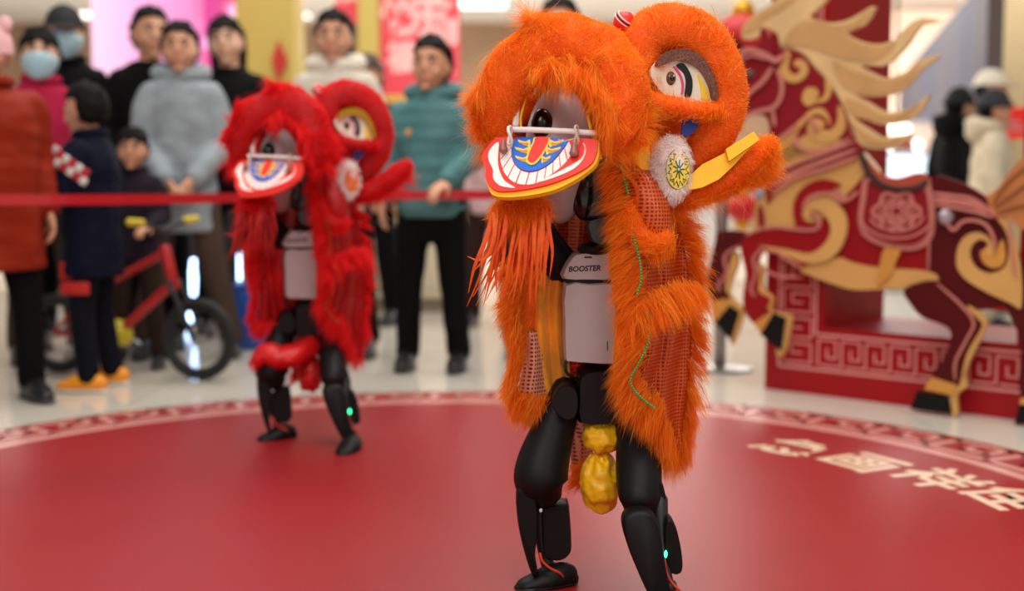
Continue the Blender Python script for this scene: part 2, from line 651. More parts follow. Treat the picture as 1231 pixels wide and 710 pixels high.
def hline(mb, conv, pts, w=3.0, layer=4, res=4):
    P = crom([conv(*p) for p in pts], res)
    n = len(P)
    ww = [w * (0.35 + 0.65 * min(1, i / (n * .15) + .2, (n - 1 - i) / (n * .15) + .2)) for i in range(n)]
    add_strip(mb, P, ww, lambda x, y: HP.hit(x, y), HP.n, layer * 0.004, 0.006)

# body sheets
neck = hpoly('neck_and_head', c4, [(72, 250), (128, 205), (230, 185), (300, 205), (365, 238), (425, 300), (482, 370), (522, 450), (548, 512), (580, 590), (600, 690), (480, 720), (330, 750), (240, 700), (215, 600), (195, 500), (110, 500), (60, 560), (30, 610), (-35, 590), (-30, 540), (30, 480), (72, 400)], 'maroon', 2, th=0.02)
chest = hpoly('chest', c5, [(200, 20), (260, 0), (330, -40), (400, -60), (520, 0), (560, 60), (480, 160), (340, 290), (215, 292), (172, 280), (178, 180), (190, 90)], 'gold', 3, th=0.018)
trunk = hpoly('trunk', ident, [(962, 292), (964, 250), (972, 228), (990, 212), (1016, 205), (1030, 190), (1042, 198), (1062, 222), (1100, 224), (1124, 214), (1152, 217), (1184, 234), (1204, 258), (1214, 285), (1226, 318), (1233, 345), (1231, 368), (1200, 372), (1165, 365), (1138, 344), (1100, 330), (1060, 326), (1012, 316), (975, 326), (945, 312)], 'red', 1, th=0.02)
hpoly('belly', c7, [(-212, 75), (-140, 45), (-55, 30), (0, 50), (100, 68), (290, 82), (328, 118), (262, 136), (200, 150), (100, 152), (0, 154), (-90, 128), (-170, 98)], 'gold', 2, th=0.02)
hpoly('haunch', c7, [(300, -260), (380, -272), (470, -230), (560, -150), (590, -60), (640, 20), (665, 80), (660, 200), (600, 205), (500, 232), (420, 212), (330, 122), (292, 80)], 'dark', 2, th=0.019)
# mane with lobes
mane = hpoly('mane', c4, [(95, 168), (100, 110), (150, 60), (215, 20), (270, -20), (330, -30), (440, -20), (450, 5), (395, 55), (385, 80), (480, 100), (560, 80), (640, 32), (655, 42), (610, 110), (535, 142), (600, 180), (685, 190), (745, 165), (800, 110), (860, 78), (935, 95), (855, 108), (805, 180), (745, 248), (685, 284), (595, 278), (645, 312), (705, 334), (785, 310), (860, 252), (935, 240), (865, 290), (795, 370), (725, 405), (625, 412), (565, 402), (625, 434), (705, 480), (785, 470), (845, 440), (890, 402), (855, 470), (785, 520), (685, 532), (625, 512), (565, 504), (645, 560), (705, 590), (815, 568), (765, 620), (685, 636), (600, 622), (555, 560), (530, 480), (470, 370), (415, 305), (360, 245), (300, 212), (255, 205), (245, 150), (190, 120), (160, 160)], 'mane', 1, th=0.024, res=2)
for k, (pts) in enumerate([
    [(275, 190), (300, 130), (370, 88), (470, 105), (540, 150), (600, 190), (690, 200), (745, 180), (700, 240), (620, 262), (520, 250), (430, 220), (360, 200)],
    [(480, 260), (560, 300), (650, 330), (710, 345), (790, 325), (850, 272), (800, 350), (720, 392), (620, 398), (540, 380), (500, 330)],
    [(530, 420), (600, 440), (690, 490), (780, 482), (850, 440), (780, 505), (690, 518), (620, 500), (550, 480)],
    [(560, 520), (620, 570), (700, 602), (780, 585), (740, 615), (670, 622), (610, 605)],
    [(100, 150), (120, 100), (170, 65), (260, 10), (330, -10), (260, 45), (190, 85), (165, 120)],
    [(480, 115), (560, 98), (640, 40), (600, 105), (530, 130)]]):
    hpoly('mane_lock', c4, pts, 'mane2', 7, th=0.004, res=3, parent=mane)
hpoly('ear', c4, [(180, 120), (205, 150), (235, 210), (215, 228), (190, 205), (175, 160)], 'maroon', 8)
hpoly('ear', c4, [(58, 165), (80, 172), (108, 215), (80, 240), (62, 210)], 'dark', 8)
mb = MB(); P = HP.hit(*c4(133, 318))
mb.ball(P + HP.n * 0.034, (0.022, 0.01, 0.017)); mb.build('eye', mat('horse_eye_grey', '#4a4038', rough=0.3), horse, org=horse_base)
# swirls
hpoly('swirl', c4, [(255, 300), (275, 340), (320, 355), (365, 330), (375, 290), (350, 255), (320, 262), (318, 285), (340, 290), (335, 315), (305, 315), (290, 290), (300, 240), (285, 215), (275, 250)], 'gold', 7)
hpoly('swirl', c4, [(355, 400), (375, 375), (410, 380), (420, 410), (405, 425), (435, 420), (450, 390), (450, 340), (470, 350), (475, 395), (450, 435), (410, 440), (375, 455), (352, 430)], 'gold', 7)
hpoly('swirl', c4, [(375, 530), (395, 505), (435, 512), (445, 540), (430, 550), (470, 555), (500, 520), (505, 450), (530, 490), (535, 540), (510, 585), (460, 610), (400, 595), (375, 565)], 'gold', 7)
hpoly('swirl', c4, [(260, 590), (345, 510), (385, 470), (430, 460), (460, 490), (470, 540), (445, 500), (400, 490), (355, 530), (330, 570), (335, 620), (380, 645), (290, 690), (230, 700)], 'gold', 6)
hpoly('chest_band', c5, [(215, 152), (222, 105), (300, 55), (400, 18), (505, -22), (545, -10), (530, 25), (430, 60), (310, 98), (245, 148), (225, 185)], 'maroon', 8)
hpoly('chest_spiral', c5, [(308, 205), (318, 160), (350, 122), (410, 100), (470, 118), (440, 140), (390, 150), (350, 180), (340, 215), (358, 248), (390, 250), (402, 232), (430, 260), (410, 300), (340, 305), (318, 262)], 'red', 8)
hpoly('shoulder_swirl', c5, [(195, 325), (290, 338), (365, 352), (418, 318), (438, 270), (420, 224), (382, 205), (362, 228), (385, 246), (352, 240), (344, 205), (378, 168), (438, 168), (484, 212), (494, 272), (468, 340), (418, 378), (350, 383), (280, 358), (210, 332)], 'gold', 9)
hpoly('rump_swirl', c6, [(640, 640), (650, 560), (690, 502), (755, 482), (812, 512), (842, 575), (832, 605), (800, 606), (785, 580), (810, 545), (770, 520), (730, 545), (712, 600), (745, 670), (820, 700), (895, 670), (920, 590), (905, 480), (850, 400), (900, 415), (960, 560), (985, 700), (985, 880), (930, 860), (800, 800), (700, 740), (655, 690)], 'gold', 8)
hpoly('rump_swirl', c6, [(770, 590), (790, 575), (815, 600), (845, 600), (885, 520), (905, 600), (885, 660), (830, 672), (785, 640)], 'cuff', 9)
# legs with cuffs and hooves
def leg(pts, conv, col, cuff, hoof, edge, layer):
    o = hpoly('leg', conv, pts, col, layer, th=0.02)
    hpoly('cuff', conv, cuff, 'cuff', layer + 1, th=0.022, res=1, parent=o)
    hpoly('hoof', conv, hoof, 'black', layer + 1, th=0.023, res=1, parent=o)
    for e in edge:
        hpoly('gold_edge', conv, e, 'gold', layer - 1, th=0.022, parent=o)
    return o
leg([(200, 148), (330, 118), (420, 208), (488, 268), (498, 300), (440, 400), (412, 520), (370, 525), (306, 488), (350, 420), (380, 340), (362, 296), (270, 260), (220, 205)], c7, 'dark',
    [(308, 490), (405, 522), (392, 562), (278, 536)], [(250, 543), (372, 562), (385, 632), (225, 613)],
    [[(440, 215), (485, 240), (516, 288), (468, 390), (430, 480), (440, 525), (400, 560), (404, 632), (376, 636), (372, 540), (405, 470), (440, 385), (480, 290)]], 4)
leg([(165, 285), (62, 275), (40, 320), (18, 420), (14, 482), (38, 522), (92, 505), (75, 470), (88, 400), (108, 340), (170, 318)], c5, 'dark',
    [(30, 520), (78, 504), (98, 540), (38, 586)], [(93, 528), (126, 552), (97, 646), (44, 586)],
    [[(105, 345), (120, 380), (88, 470), (102, 505), (135, 552), (110, 640), (92, 655), (88, 520), (62, 480), (85, 400)]], 4)
leg([(412, 250), (300, 262), (165, 285), (130, 330), (148, 420), (138, 505), (150, 562), (188, 592), (216, 545), (232, 505), (192, 482), (196, 430), (188, 382), (215, 345), (300, 372), (335, 395), (440, 350), (430, 290)], c5, 'red',
    [(178, 590), (236, 548), (248, 572), (202, 626)], [(245, 553), (286, 572), (270, 682), (200, 626)],
    [[(190, 385), (206, 400), (205, 470), (238, 505), (235, 548), (295, 562), (300, 590), (276, 690), (250, 690), (268, 580), (222, 540), (225, 510), (185, 480), (186, 430)]], 5)
leg([(585, 190), (680, 170), (700, 260), (690, 380), (720, 480), (700, 580), (655, 575), (640, 500), (650, 420), (640, 330), (600, 240)], c7, 'dark',
    [(650, 570), (702, 570), (700, 600), (645, 598)], [(645, 595), (720, 600), (735, 668), (626, 672)], [], 3)
# pink linework
mb = MB()
for conv, pts, w in [
    (c5, [(150, 290), (230, 262), (340, 272), (392, 268), (402, 240), (380, 218), (366, 226)], 3.5),
    (c5, [(200, 350), (250, 345), (300, 378), (340, 400)], 3), (c5, [(200, 400), (260, 428), (330, 432)], 3),
    (c5, [(182, 500), (168, 470), (185, 420), (178, 370), (210, 330)], 3), (c5, [(62, 480), (58, 455), (85, 420), (80, 360), (130, 325)], 3),
    (c5, [(345, 200), (372, 160), (440, 148), (480, 175), (530, 150)], 4), (c5, [(455, 130), (490, 165), (535, 140)], 3),
    (c4, [(230, 290), (190, 350), (130, 400), (80, 460)], 5), (c4, [(250, 300), (270, 350), (268, 410), (235, 460), (160, 480), (80, 520), (20, 600)], 5),
    (c4, [(80, 240), (130, 215), (200, 235), (245, 262), (290, 230)], 6), (c4, [(90, 262), (140, 240), (210, 256)], 3),
    (c4, [(232, 470), (240, 540)], 4), (c4, [(340, 530), (300, 560), (250, 600)], 3), (c4, [(375, 500), (400, 520), (425, 555), (400, 545)], 3),
    (c4, [(330, 575), (336, 620), (400, 645), (480, 630), (560, 590)], 4),
    (c7, [(330, 130), (420, 210), (470, 280), (440, 350), (400, 430), (398, 500)], 3), (c7, [(295, 80), (300, -60), (310, -160)], 2),
    (c6, [(590, 430), (630, 470), (680, 425), (750, 420), (810, 450), (845, 520), (850, 575)], 4),
    (c6, [(510, 275), (600, 285), (720, 302), (800, 350), (850, 395)], 4), (c6, [(530, 335), (620, 350), (740, 372), (840, 405)], 4),
    (c6, [(520, 305), (620, 318), (730, 335), (810, 372)], 7),
    (c6, [(925, 440), (940, 560), (960, 720)], 3),
    (c5, [(222, 105), (300, 55), (400, 18), (520, -26)], 4), (c5, [(240, 150), (310, 98), (430, 60), (532, 22)], 4), (c5, [(230, 125), (320, 76), (420, 38), (525, 0)], 5)]:
    hline(mb, conv, pts, w, layer=10.5 if conv is not c7 else 9.5)
lw = mb.build('line_work', HC['pink'], horse, smooth=False, org=horse_base); lw['kind'] = 'stuff'
# saddle
bl = hpoly('saddle_blanket', c6, [(152, 190), (132, 300), (118, 420), (150, 505), (260, 560), (400, 580), (485, 545), (522, 480), (526, 350), (505, 245), (490, 190), (400, 250), (260, 230)], 'pink', 8)
hpoly('blanket_panel', c6, [(182, 210), (165, 310), (150, 420), (185, 490), (280, 535), (400, 548), (462, 520), (492, 465), (492, 350), (472, 260), (400, 255), (260, 235)], 'maroon', 10, parent=bl)
mb = MB()
ctr = (330, 372)
for r_, pet, wd in ((95, 6, 4.0), (50, 0, 3.5), (28, 5, 3), (70, 8, 2)):
    pts = []
    for j in range(49):
        a = 2 * math.pi * j / 48
        rr = r_ * (1 + (0.13 * math.cos(pet * a) if pet else 0))
        pts.append(c6(ctr[0] + rr * 1.2 * math.cos(a), ctr[1] + rr * math.sin(a)))
    add_strip(mb, pts, wd, lambda x, y: HP.hit(x, y), HP.n, 0.046, 0.004)
for rr in (430, 465, 500):
    pts = [c6(330 + (rr - 372) * 1.55 * math.cos(a), 380 + (rr - 372) * 1.05 * math.sin(a)) for a in np.linspace(0.15, math.pi - 0.15, 24)]
    for j in range(0, 22, 2):
        add_strip(mb, pts[j:j + 3], 2.5, lambda x, y: HP.hit(x, y), HP.n, 0.046, 0.004)
lw = mb.build('medallion_print', HC['pink'], bl, smooth=False, org=horse_base); lw['kind'] = 'stuff'
hpoly('girth_strap', c6, [(262, 560), (340, 572), (318, 640), (285, 720), (222, 760), (225, 700)], 'cuff', 8)
sd = hpoly('saddle', c6, [(170, 85), (205, 130), (262, 180), (340, 195), (430, 170), (480, 172), (496, 205), (440, 235), (350, 246), (262, 222), (200, 155)], 'saddle', 10, th=0.014)
hpoly('saddle_rim', c6, [(133, 62), (160, 75), (195, 150), (258, 216), (350, 242), (440, 232), (490, 205), (478, 242), (400, 266), (320, 262), (230, 232), (160, 155)], 'charcoal', 11, th=0.014, parent=sd)
hpoly('saddle_pad', c6, [(160, 58), (200, 100), (240, 150), (240, 172), (200, 135), (168, 90)], 'cream', 10, th=0.010, parent=sd)
mb = MB(); P = HP.hit(*c6(590, 400)); mb.ball(P + HP.n * 0.04, (0.032, 0.015, 0.032)); mb.build('medallion', HC['steel'], horse, org=horse_base)
mb = MB(); P = HP.hit(*c5(194, 145)); mb.ball(P + HP.n * 0.04, (0.022, 0.012, 0.032)); mb.build('medallion', mat('medallion_blue', '#8796ad', rough=0.35), horse, org=horse_base)
hpoly('chest_tassel', c5, [(192, 190), (206, 200), (212, 270), (198, 275), (190, 230)], 'maroon', 9)
tl = hpoly('tail', c6, [(805, 300), (830, 278), (880, 230), (920, 170), (985, 100), (1060, 70), (1150, 110), (1180, 260), (1120, 420), (1000, 470), (930, 410), (850, 405)], 'tail', 5, th=0.022)
mb = MB()
for pts in ([(840, 330), (900, 240), (1000, 150), (1080, 120)], [(850, 350), (930, 290), (1040, 220), (1140, 220)], [(860, 380), (950, 350), (1060, 330), (1150, 300)]):
    hline(mb, c6, pts, 3, layer=11)
mb.build('tail_strand', mat('tail_dark_line', '#8a4f26', rough=0.6), tl, smooth=False, org=horse_base)
# rear struts that hold the board up
for px in (1000, 1150):
    top = HP.hit(px, 300) - HP.n * 0.006
    mb = MB(); mb.box((top.x, top.y, top.z), (0.05, 0.012, 0.25)); mb.build('back_brace', HC['brown'], horse, smooth=False, org=horse_base)
# ------------------------------------------------------------ fur and cloth helpers
def fur_mat(name, c1, c2, transl=0.35):
    if name in MATS:
        return MATS[name]
    m = bpy.data.materials.new(name)
    m.use_nodes = True
    nt = m.node_tree
    b = nt.nodes['Principled BSDF']
    out = nt.nodes['Material Output']
    at = nt.nodes.new('ShaderNodeAttribute')
    at.attribute_name = 'tint'
    mx = nt.nodes.new('ShaderNodeMix')
    mx.data_type = 'RGBA'
    mx.inputs[6].default_value = lin(c1)
    mx.inputs[7].default_value = lin(c2)
    nt.links.new(at.outputs['Fac'], mx.inputs[0])
    nt.links.new(mx.outputs[2], b.inputs['Base Color'])
    b.inputs['Roughness'].default_value = 0.55
    b.inputs['Specular IOR Level'].default_value = 0.25
    tr = nt.nodes.new('ShaderNodeBsdfTranslucent')
    nt.links.new(mx.outputs[2], tr.inputs['Color'])
    ms = nt.nodes.new('ShaderNodeMixShader')
    ms.inputs[0].default_value = transl
    nt.links.new(b.outputs[0], ms.inputs[1])
    nt.links.new(tr.outputs[0], ms.inputs[2])
    nt.links.new(ms.outputs[0], out.inputs['Surface'])
    MATS[name] = m
    return m

def nrm_rows(a):
    return a / np.maximum(np.linalg.norm(a, axis=1, keepdims=True), 1e-9)

def strands(name, R, D, L, w, m, parent, org, rng, droop=0.3, wave=0.07, tint=None, side=None):
    """tapered hair ribbons: roots R, directions D, lengths L"""
    n = len(R)
    T = np.array([0.0, 0.33, 0.68, 1.0])
    D = nrm_rows(D)
    rv = rng.normal(size=(n, 3))
    S1 = nrm_rows(np.cross(D, rv))
    S2 = nrm_rows(np.cross(D, S1))
    amp = rng.normal(size=(n, 1)) * wave
    amp2 = rng.normal(size=(n, 1)) * wave
    V = np.zeros((n, 7, 3))
    w = np.broadcast_to(np.asarray(w, float).reshape(-1, 1), (n, 1))
    L = L.reshape(n, 1)
    for k, t in enumerate(T):
        c = R + D * L * t + S1 * (amp * L * t * t) + S2 * (amp2 * L * math.sin(t * 2.4))
        c[:, 2] -= droop * L[:, 0] * t * t
        ww = w * (1.0, 0.95, 0.65, 0.0)[k] * 0.5
        if k < 3:
            V[:, 2 * k] = c - S2 * ww
            V[:, 2 * k + 1] = c + S2 * ww
        else:
            V[:, 6] = c
    o_ = np.array(org)
    V = (V - o_).reshape(-1, 3)
    base = (np.arange(n) * 7)[:, None]
    quads = np.concatenate([base + np.array([[0, 1, 3, 2]]), base + np.array([[2, 3, 5, 4]])], axis=0)
    tris = base + np.array([[4, 5, 6]])
    me = bpy.data.meshes.new(name)
    me.vertices.add(len(V))
    me.vertices.foreach_set('co', V.astype(np.float32).ravel())
    loops = np.concatenate([quads.ravel(), tris.ravel()])
    me.loops.add(len(loops))
    me.loops.foreach_set('vertex_index', loops.astype(np.int32))
    nq, ntr = len(quads), len(tris)
    starts = np.concatenate([np.arange(nq) * 4, nq * 4 + np.arange(ntr) * 3])
    me.polygons.add(nq + ntr)
    me.polygons.foreach_set('loop_start', starts.astype(np.int32))
    me.update(calc_edges=True)
    me.validate()
    if tint is None:
        tint = rng.random(n)
    a = me.attributes.new('tint', 'FLOAT', 'POINT')
    a.data.foreach_set('value', np.repeat(tint, 7).astype(np.float32))
    me.polygons.foreach_set('use_smooth', [True] * len(me.polygons))
    me.materials.append(m)
    o = bpy.data.objects.new(name, me)
    COL.objects.link(o)
    o.parent = parent
    o['kind'] = 'stuff'
    return o

def sample_surface(V, F, n, rng, weight=None):
    V = np.array([tuple(v) for v in V], float)
    T = []
    for f in F:
        for k in range(1, len(f) - 1):
            T.append((f[0], f[k], f[k + 1]))
    T = np.array(T)
    a, b, c = V[T[:, 0]], V[T[:, 1]], V[T[:, 2]]
    nn = np.cross(b - a, c - a)
    ar = np.linalg.norm(nn, axis=1)
    nn = nn / np.maximum(ar[:, None], 1e-12)
    if weight is not None:
        ar = ar * weight((a + b + c) / 3, nn)
    idx = rng.choice(len(T), size=n, p=ar / ar.sum())
    u, v = rng.random(n), rng.random(n)
    s = u + v > 1
    u[s], v[s] = 1 - u[s], 1 - v[s]
    P = a[idx] + (b - a)[idx] * u[:, None] + (c - a)[idx] * v[:, None]
    return P, nn[idx]

def tuft_field(P, rng, freq=24.0):
    """smooth pseudo-random direction field, so that neighbouring tufts lean together"""
    out = np.zeros_like(P)
    for j in range(3):
        for f, a in ((freq, 1.0), (freq * 2.3, 0.6)):
            kv = rng.normal(size=(4, 3)) * f
            ph = rng.random(4) * 6.28
            out[:, j] += a * np.sin(P @ kv.T + ph).sum(1) / 2.8
    return np.tanh(out * 0.8)

def fur_on(name, V, F, n, length, w, m, parent, org, seed, comb=(0, 0, -0.3), k=14, cr=0.010, spread=0.35, droop=0.3, weight=None, conv=0.6, lvar=0.45, flip=1.0, tvar=0.6, jit=0.07):
    """clumped fur over a surface"""
    rng = np.random.default_rng(seed)
    nc = max(8, n // k)
    P, N = sample_surface(V, F, nc, rng, weight)
    N = N * flip
    cb = comb(P) if callable(comb) else np.array(comb, float)[None, :]
    D = nrm_rows(N + cb + tuft_field(P, rng) * spread + rng.normal(size=(nc, 3)) * spread * 0.15)
    Lc = length * (1 - lvar / 2 + lvar * rng.random(nc)) * np.clip(1 + 0.34 * tuft_field(P, rng, 26)[:, 0], 0.55, 1.7)
    Tc = rng.random(nc)
    i = np.repeat(np.arange(nc), k)
    m_ = len(i)
    off = rng.normal(size=(m_, 3)) * cr
    off -= N[i] * (off * N[i]).sum(1, keepdims=True)
    R = P[i] + off - N[i] * 0.003
    Dk = nrm_rows(D[i] * Lc[i][:, None] - off * conv + rng.normal(size=(m_, 3)) * jit * Lc[i][:, None])
    L = Lc[i] * (0.7 + 0.45 * rng.random(m_))
    t = np.clip(Tc[i] * tvar + rng.random(m_) * (1 - tvar), 0, 1)
    return strands(name, R, Dk, L, w, m, parent, org, rng, droop=droop, tint=t)

def fringe(name, path, dirs, n, length, width, w, m, parent, org, seed, k=16, cr=0.007, spread=0.22, droop=0.35, conv=0.8, depth=0.008):
    """fur trim along a path of 3D points with one hair direction per point"""
    rng = np.random.default_rng(seed)
    P = np.array([tuple(p) for p in path], float)
    Dd = nrm_rows(np.array([tuple(d) for d in dirs], float))
    seg = np.linalg.norm(P[1:] - P[:-1], axis=1)
    cs = np.concatenate([[0], np.cumsum(seg)])
    nc = max(6, n // k)
    s = rng.random(nc) * cs[-1]
    def interp(A):
        return np.stack([np.interp(s, cs, A[:, j]) for j in range(3)], 1)
    C = interp(P)
    D0 = nrm_rows(interp(Dd))
    C = C - D0 * (rng.random(nc)[:, None] * width) + rng.normal(size=(nc, 3)) * depth * np.array([0.4, 1, 0.4])
    D = nrm_rows(D0 + rng.normal(size=(nc, 3)) * spread)
    Lc = length * (0.65 + 0.6 * rng.random(nc))
    Tc = rng.random(nc)
    i = np.repeat(np.arange(nc), k)
    m_ = len(i)
    off = rng.normal(size=(m_, 3)) * cr
    R = C[i] + off
    Dk = nrm_rows(D[i] * Lc[i][:, None] - off * conv + rng.normal(size=(m_, 3)) * 0.08 * Lc[i][:, None])
    L = Lc[i] * (0.75 + 0.35 * rng.random(m_))
    t = np.clip(Tc[i] * .6 + rng.random(m_) * .4, 0, 1)
    return strands(name, R, Dk, L, w, m, parent, org, rng, droop=droop, tint=t)

def dotted_cloth(name, base, dot, pitch=0.0075, r=0.32, rough=0.4, metal=0.0, spark=0.0, transl=0.0):
    """cloth with a regular grid of printed / sequin dots"""
    if name in MATS:
        return MATS[name]
    m = bpy.data.materials.new(name)
    m.use_nodes = True
    nt = m.node_tree
    b = nt.nodes['Principled BSDF']
    tc = nt.nodes.new('ShaderNodeTexCoord')
    sp = nt.nodes.new('ShaderNodeSeparateXYZ')
    nt.links.new(tc.outputs['Object'], sp.inputs[0])
    def cell(v):
        return math_node(nt, 'SUBTRACT', math_node(nt, 'FRACT', math_node(nt, 'DIVIDE', v, pitch)), 0.5)
    x = cell(math_node(nt, 'ADD', sp.outputs[0], math_node(nt, 'MULTIPLY', sp.outputs[1], 0.7)))
    z = cell(sp.outputs[2])
    d = math_node(nt, 'SQRT', math_node(nt, 'ADD', math_node(nt, 'MULTIPLY', x, x), math_node(nt, 'MULTIPLY', z, z)))
    f = math_node(nt, 'LESS_THAN', d, r)
    mx = nt.nodes.new('ShaderNodeMix')
    mx.data_type = 'RGBA'
    mx.inputs[6].default_value = lin(base)
    mx.inputs[7].default_value = lin(dot)
    nt.links.new(f, mx.inputs[0])
    nt.links.new(mx.outputs[2], b.inputs['Base Color'])
    b.inputs['Roughness'].default_value = rough
    b.inputs['Metallic'].default_value = metal
    nz = nt.nodes.new('ShaderNodeTexNoise')
    nz.inputs['Scale'].default_value = 160 if spark else 60
    nt.links.new(tc.outputs['Object'], nz.inputs['Vector'])
    h = math_node(nt, 'ADD', nz.outputs['Fac'], math_node(nt, 'MULTIPLY', f, -0.6))
    bp = nt.nodes.new('ShaderNodeBump')
    bp.inputs['Strength'].default_value = 0.5
    bp.inputs['Distance'].default_value = 0.003
    nt.links.new(h, bp.inputs['Height'])
    nt.links.new(bp.outputs['Normal'], b.inputs['Normal'])
    MATS[name] = m
    return m

def drape(name, rows, m, parent, org, cols=14, folds=3.0, amp=0.012, sub=4, th=0.003, seed=0, bulge=0.0):
    """hanging cloth from rows of (y, xl, Yl, xr, Yr) in picture coordinates"""
    R = crom(rows, sub)
    V, F = [], []
    for i, r in enumerate(R):
        for j in range(cols + 1):
            u = j / cols
            px = r[1] + (r[3] - r[1]) * u
            Y = r[2] + (r[4] - r[2]) * u - bulge * math.sin(math.pi * u)
            Y += amp * math.sin(u * folds * 2 * math.pi + i * 0.13 + seed) + amp * 0.5 * noise.noise(Vector((u * 5, i * 0.25, seed)))
            V.append(W(px, r[0], Y))
    for i in range(len(R) - 1):
        for j in range(cols):
            a = i * (cols + 1) + j
            F.append((a, a + 1, a + cols + 2, a + cols + 1))
    mb = MB().add(V, F)
    o = mb.build(name, m, parent, org=org, angle=80)
    sm = o.modifiers.new('thickness', 'SOLIDIFY')
    sm.thickness = th
    return o, V, F

def pillow(mb, pts, Y, th, inset=0.10, res=3, ang=0.0):
    """solid plate with rounded rim from an outline in picture coordinates at depth Y (ang tilts it about its upright axis)"""
    P = crom_closed(pts, res) if res > 1 else pts
    P = [W(p[0], p[1], Y) for p in P]
    c = sum(P, Vector()) / len(P)
    if ang:
        ca, sa = math.cos(ang), math.sin(ang)
        P = [Vector((c.x + (p.x - c.x), p.y + (p.x - c.x) * math.tan(ang), p.z)) for p in P]
    k = len(P)
    V, F = [], []
    for dy, s in ((-0.5, 1 - inset), (-0.42, 1 - inset * 0.4), (-0.28, 1), (0.28, 1), (0.42, 1 - inset * 0.4), (0.5, 1 - inset)):
        for p in P:
            q = c + (p - c) * s
            V.append(Vector((q.x, q.y + dy * th, q.z)))
    for i in range(5):
        for j in range(k):
            F.append((i * k + j, i * k + (j + 1) % k, (i + 1) * k + (j + 1) % k, (i + 1) * k + j))
    F.append(tuple(range(k)))
    F.append(tuple(range(5 * k, 6 * k)))
    mb.add(V, F)
    return c

def ptube(mb, pts, seg=14, res=4, squash=1.0):
    """tube through (px, py, Y, radius in px)"""
    P = [W(p[0], p[1], p[2]) for p in pts]
    R = [p[3] * p[2] / FPX for p in pts]
    V, F = tube_vf(P, [(r * squash, r) if squash != 1 else r for r in R], seg, True, res, up=(0, -1, 0) if squash != 1 else None)
    mb.add(V, F)
    return V, F

def crumple(mb, c, r, seed, amp=0.22):
    n0 = len(mb.v)
    mb.ball(c, r, 44, 30)
    c = Vector(c)
    for i in range(n0, len(mb.v)):
        p = Vector(mb.v[i]) - c
        q = Vector((p.x / r[0], p.y / r[1], p.z / r[2]))
        d = 0
        for f, a in ((1.3, 1.0), (2.7, 0.55), (5.5, 0.28)):
            d += a * (0.5 - abs(noise.noise(q * f + Vector((seed, seed * 2, 0)))) * 1.8)
        p = p * (1 + amp * d)
        mb.v[i] = tuple(c + p)
# ------------------------------------------------------------ lion dance robots
RB = dict(
    black=mat('robot_black_shell', '#0c0b0c', rough=0.5, var=0.1, scale=30, spec=0.25),
    dark=mat('robot_joint_grey', '#2b2d30', rough=0.4, var=0.05),
    gloss=mat('robot_visor_black', '#080808', rough=0.18),
    white=mat('robot_white_shell', '#ab9c9d', rough=0.38, var=0.02),
    led=emit('led_green', '#30ffa0', 6.0),
    cable=mat('cable_orange_red', '#d83c14', rough=0.4),
    rod=mat('white_plastic_rod', '#e0d6d4', rough=0.35, var=0.02),
    bell=mat('rosy_bell', '#a06a5c', rough=0.4, metal=0.3),
    string=mat('pale_string', '#c9b7a2', rough=0.8),
    foam_y=mat('yellow_foam', '#f2b307', rough=0.55, var=0.04),
    paint_r=mat('enamel_red', '#ea2b22', rough=0.35, var=0.02),
    paint_w=mat('enamel_white', '#efe7e2', rough=0.35, var=0.02),
    paint_b=mat('enamel_blue', '#1268d6', rough=0.35, var=0.02),
    paint_y=mat('enamel_yellow', '#f6d03a', rough=0.35, var=0.02),
    paint_o=mat('enamel_orange', '#ee7a1c', rough=0.35, var=0.02),
    paint_k=mat('enamel_black', '#141112', rough=0.35),
    paint_p=mat('enamel_pink', '#d9408c', rough=0.35),
    paint_g=mat('enamel_green', '#14502c', rough=0.4),
    cream=mat('eye_cream', '#ece3d0', rough=0.35, var=0.03),
    navy=mat('navy_felt', '#1b2f7c', rough=0.7),
    iris=mat('iris_brown', '#6a4528', rough=0.2, var=0.3, scale=120),
    hair_w=fur_mat('white_fur', '#fdf0ee', '#ffffff', 0.5),
    bead=mat('green_bead', '#28b868', rough=0.2, metal=0.3),
    bead_r=mat('red_sequin', '#e03a18', rough=0.2, metal=0.4),
    ink=mat('dark_ink', '#1c1a1c', rough=0.6),
)
jc = lambda x, y: (570 + x / 6.456, 140 + y / 6.456)
ec = lambda x, y: (740 + x / 3.085, 30 + y / 3.085)
l3 = lambda x, y: (580 + x / 2.537, 430 + y / 2.537)
PX = 2.8 / FPX
LION_ORG = G(722, 714) + Vector((0, 0, 0.005))

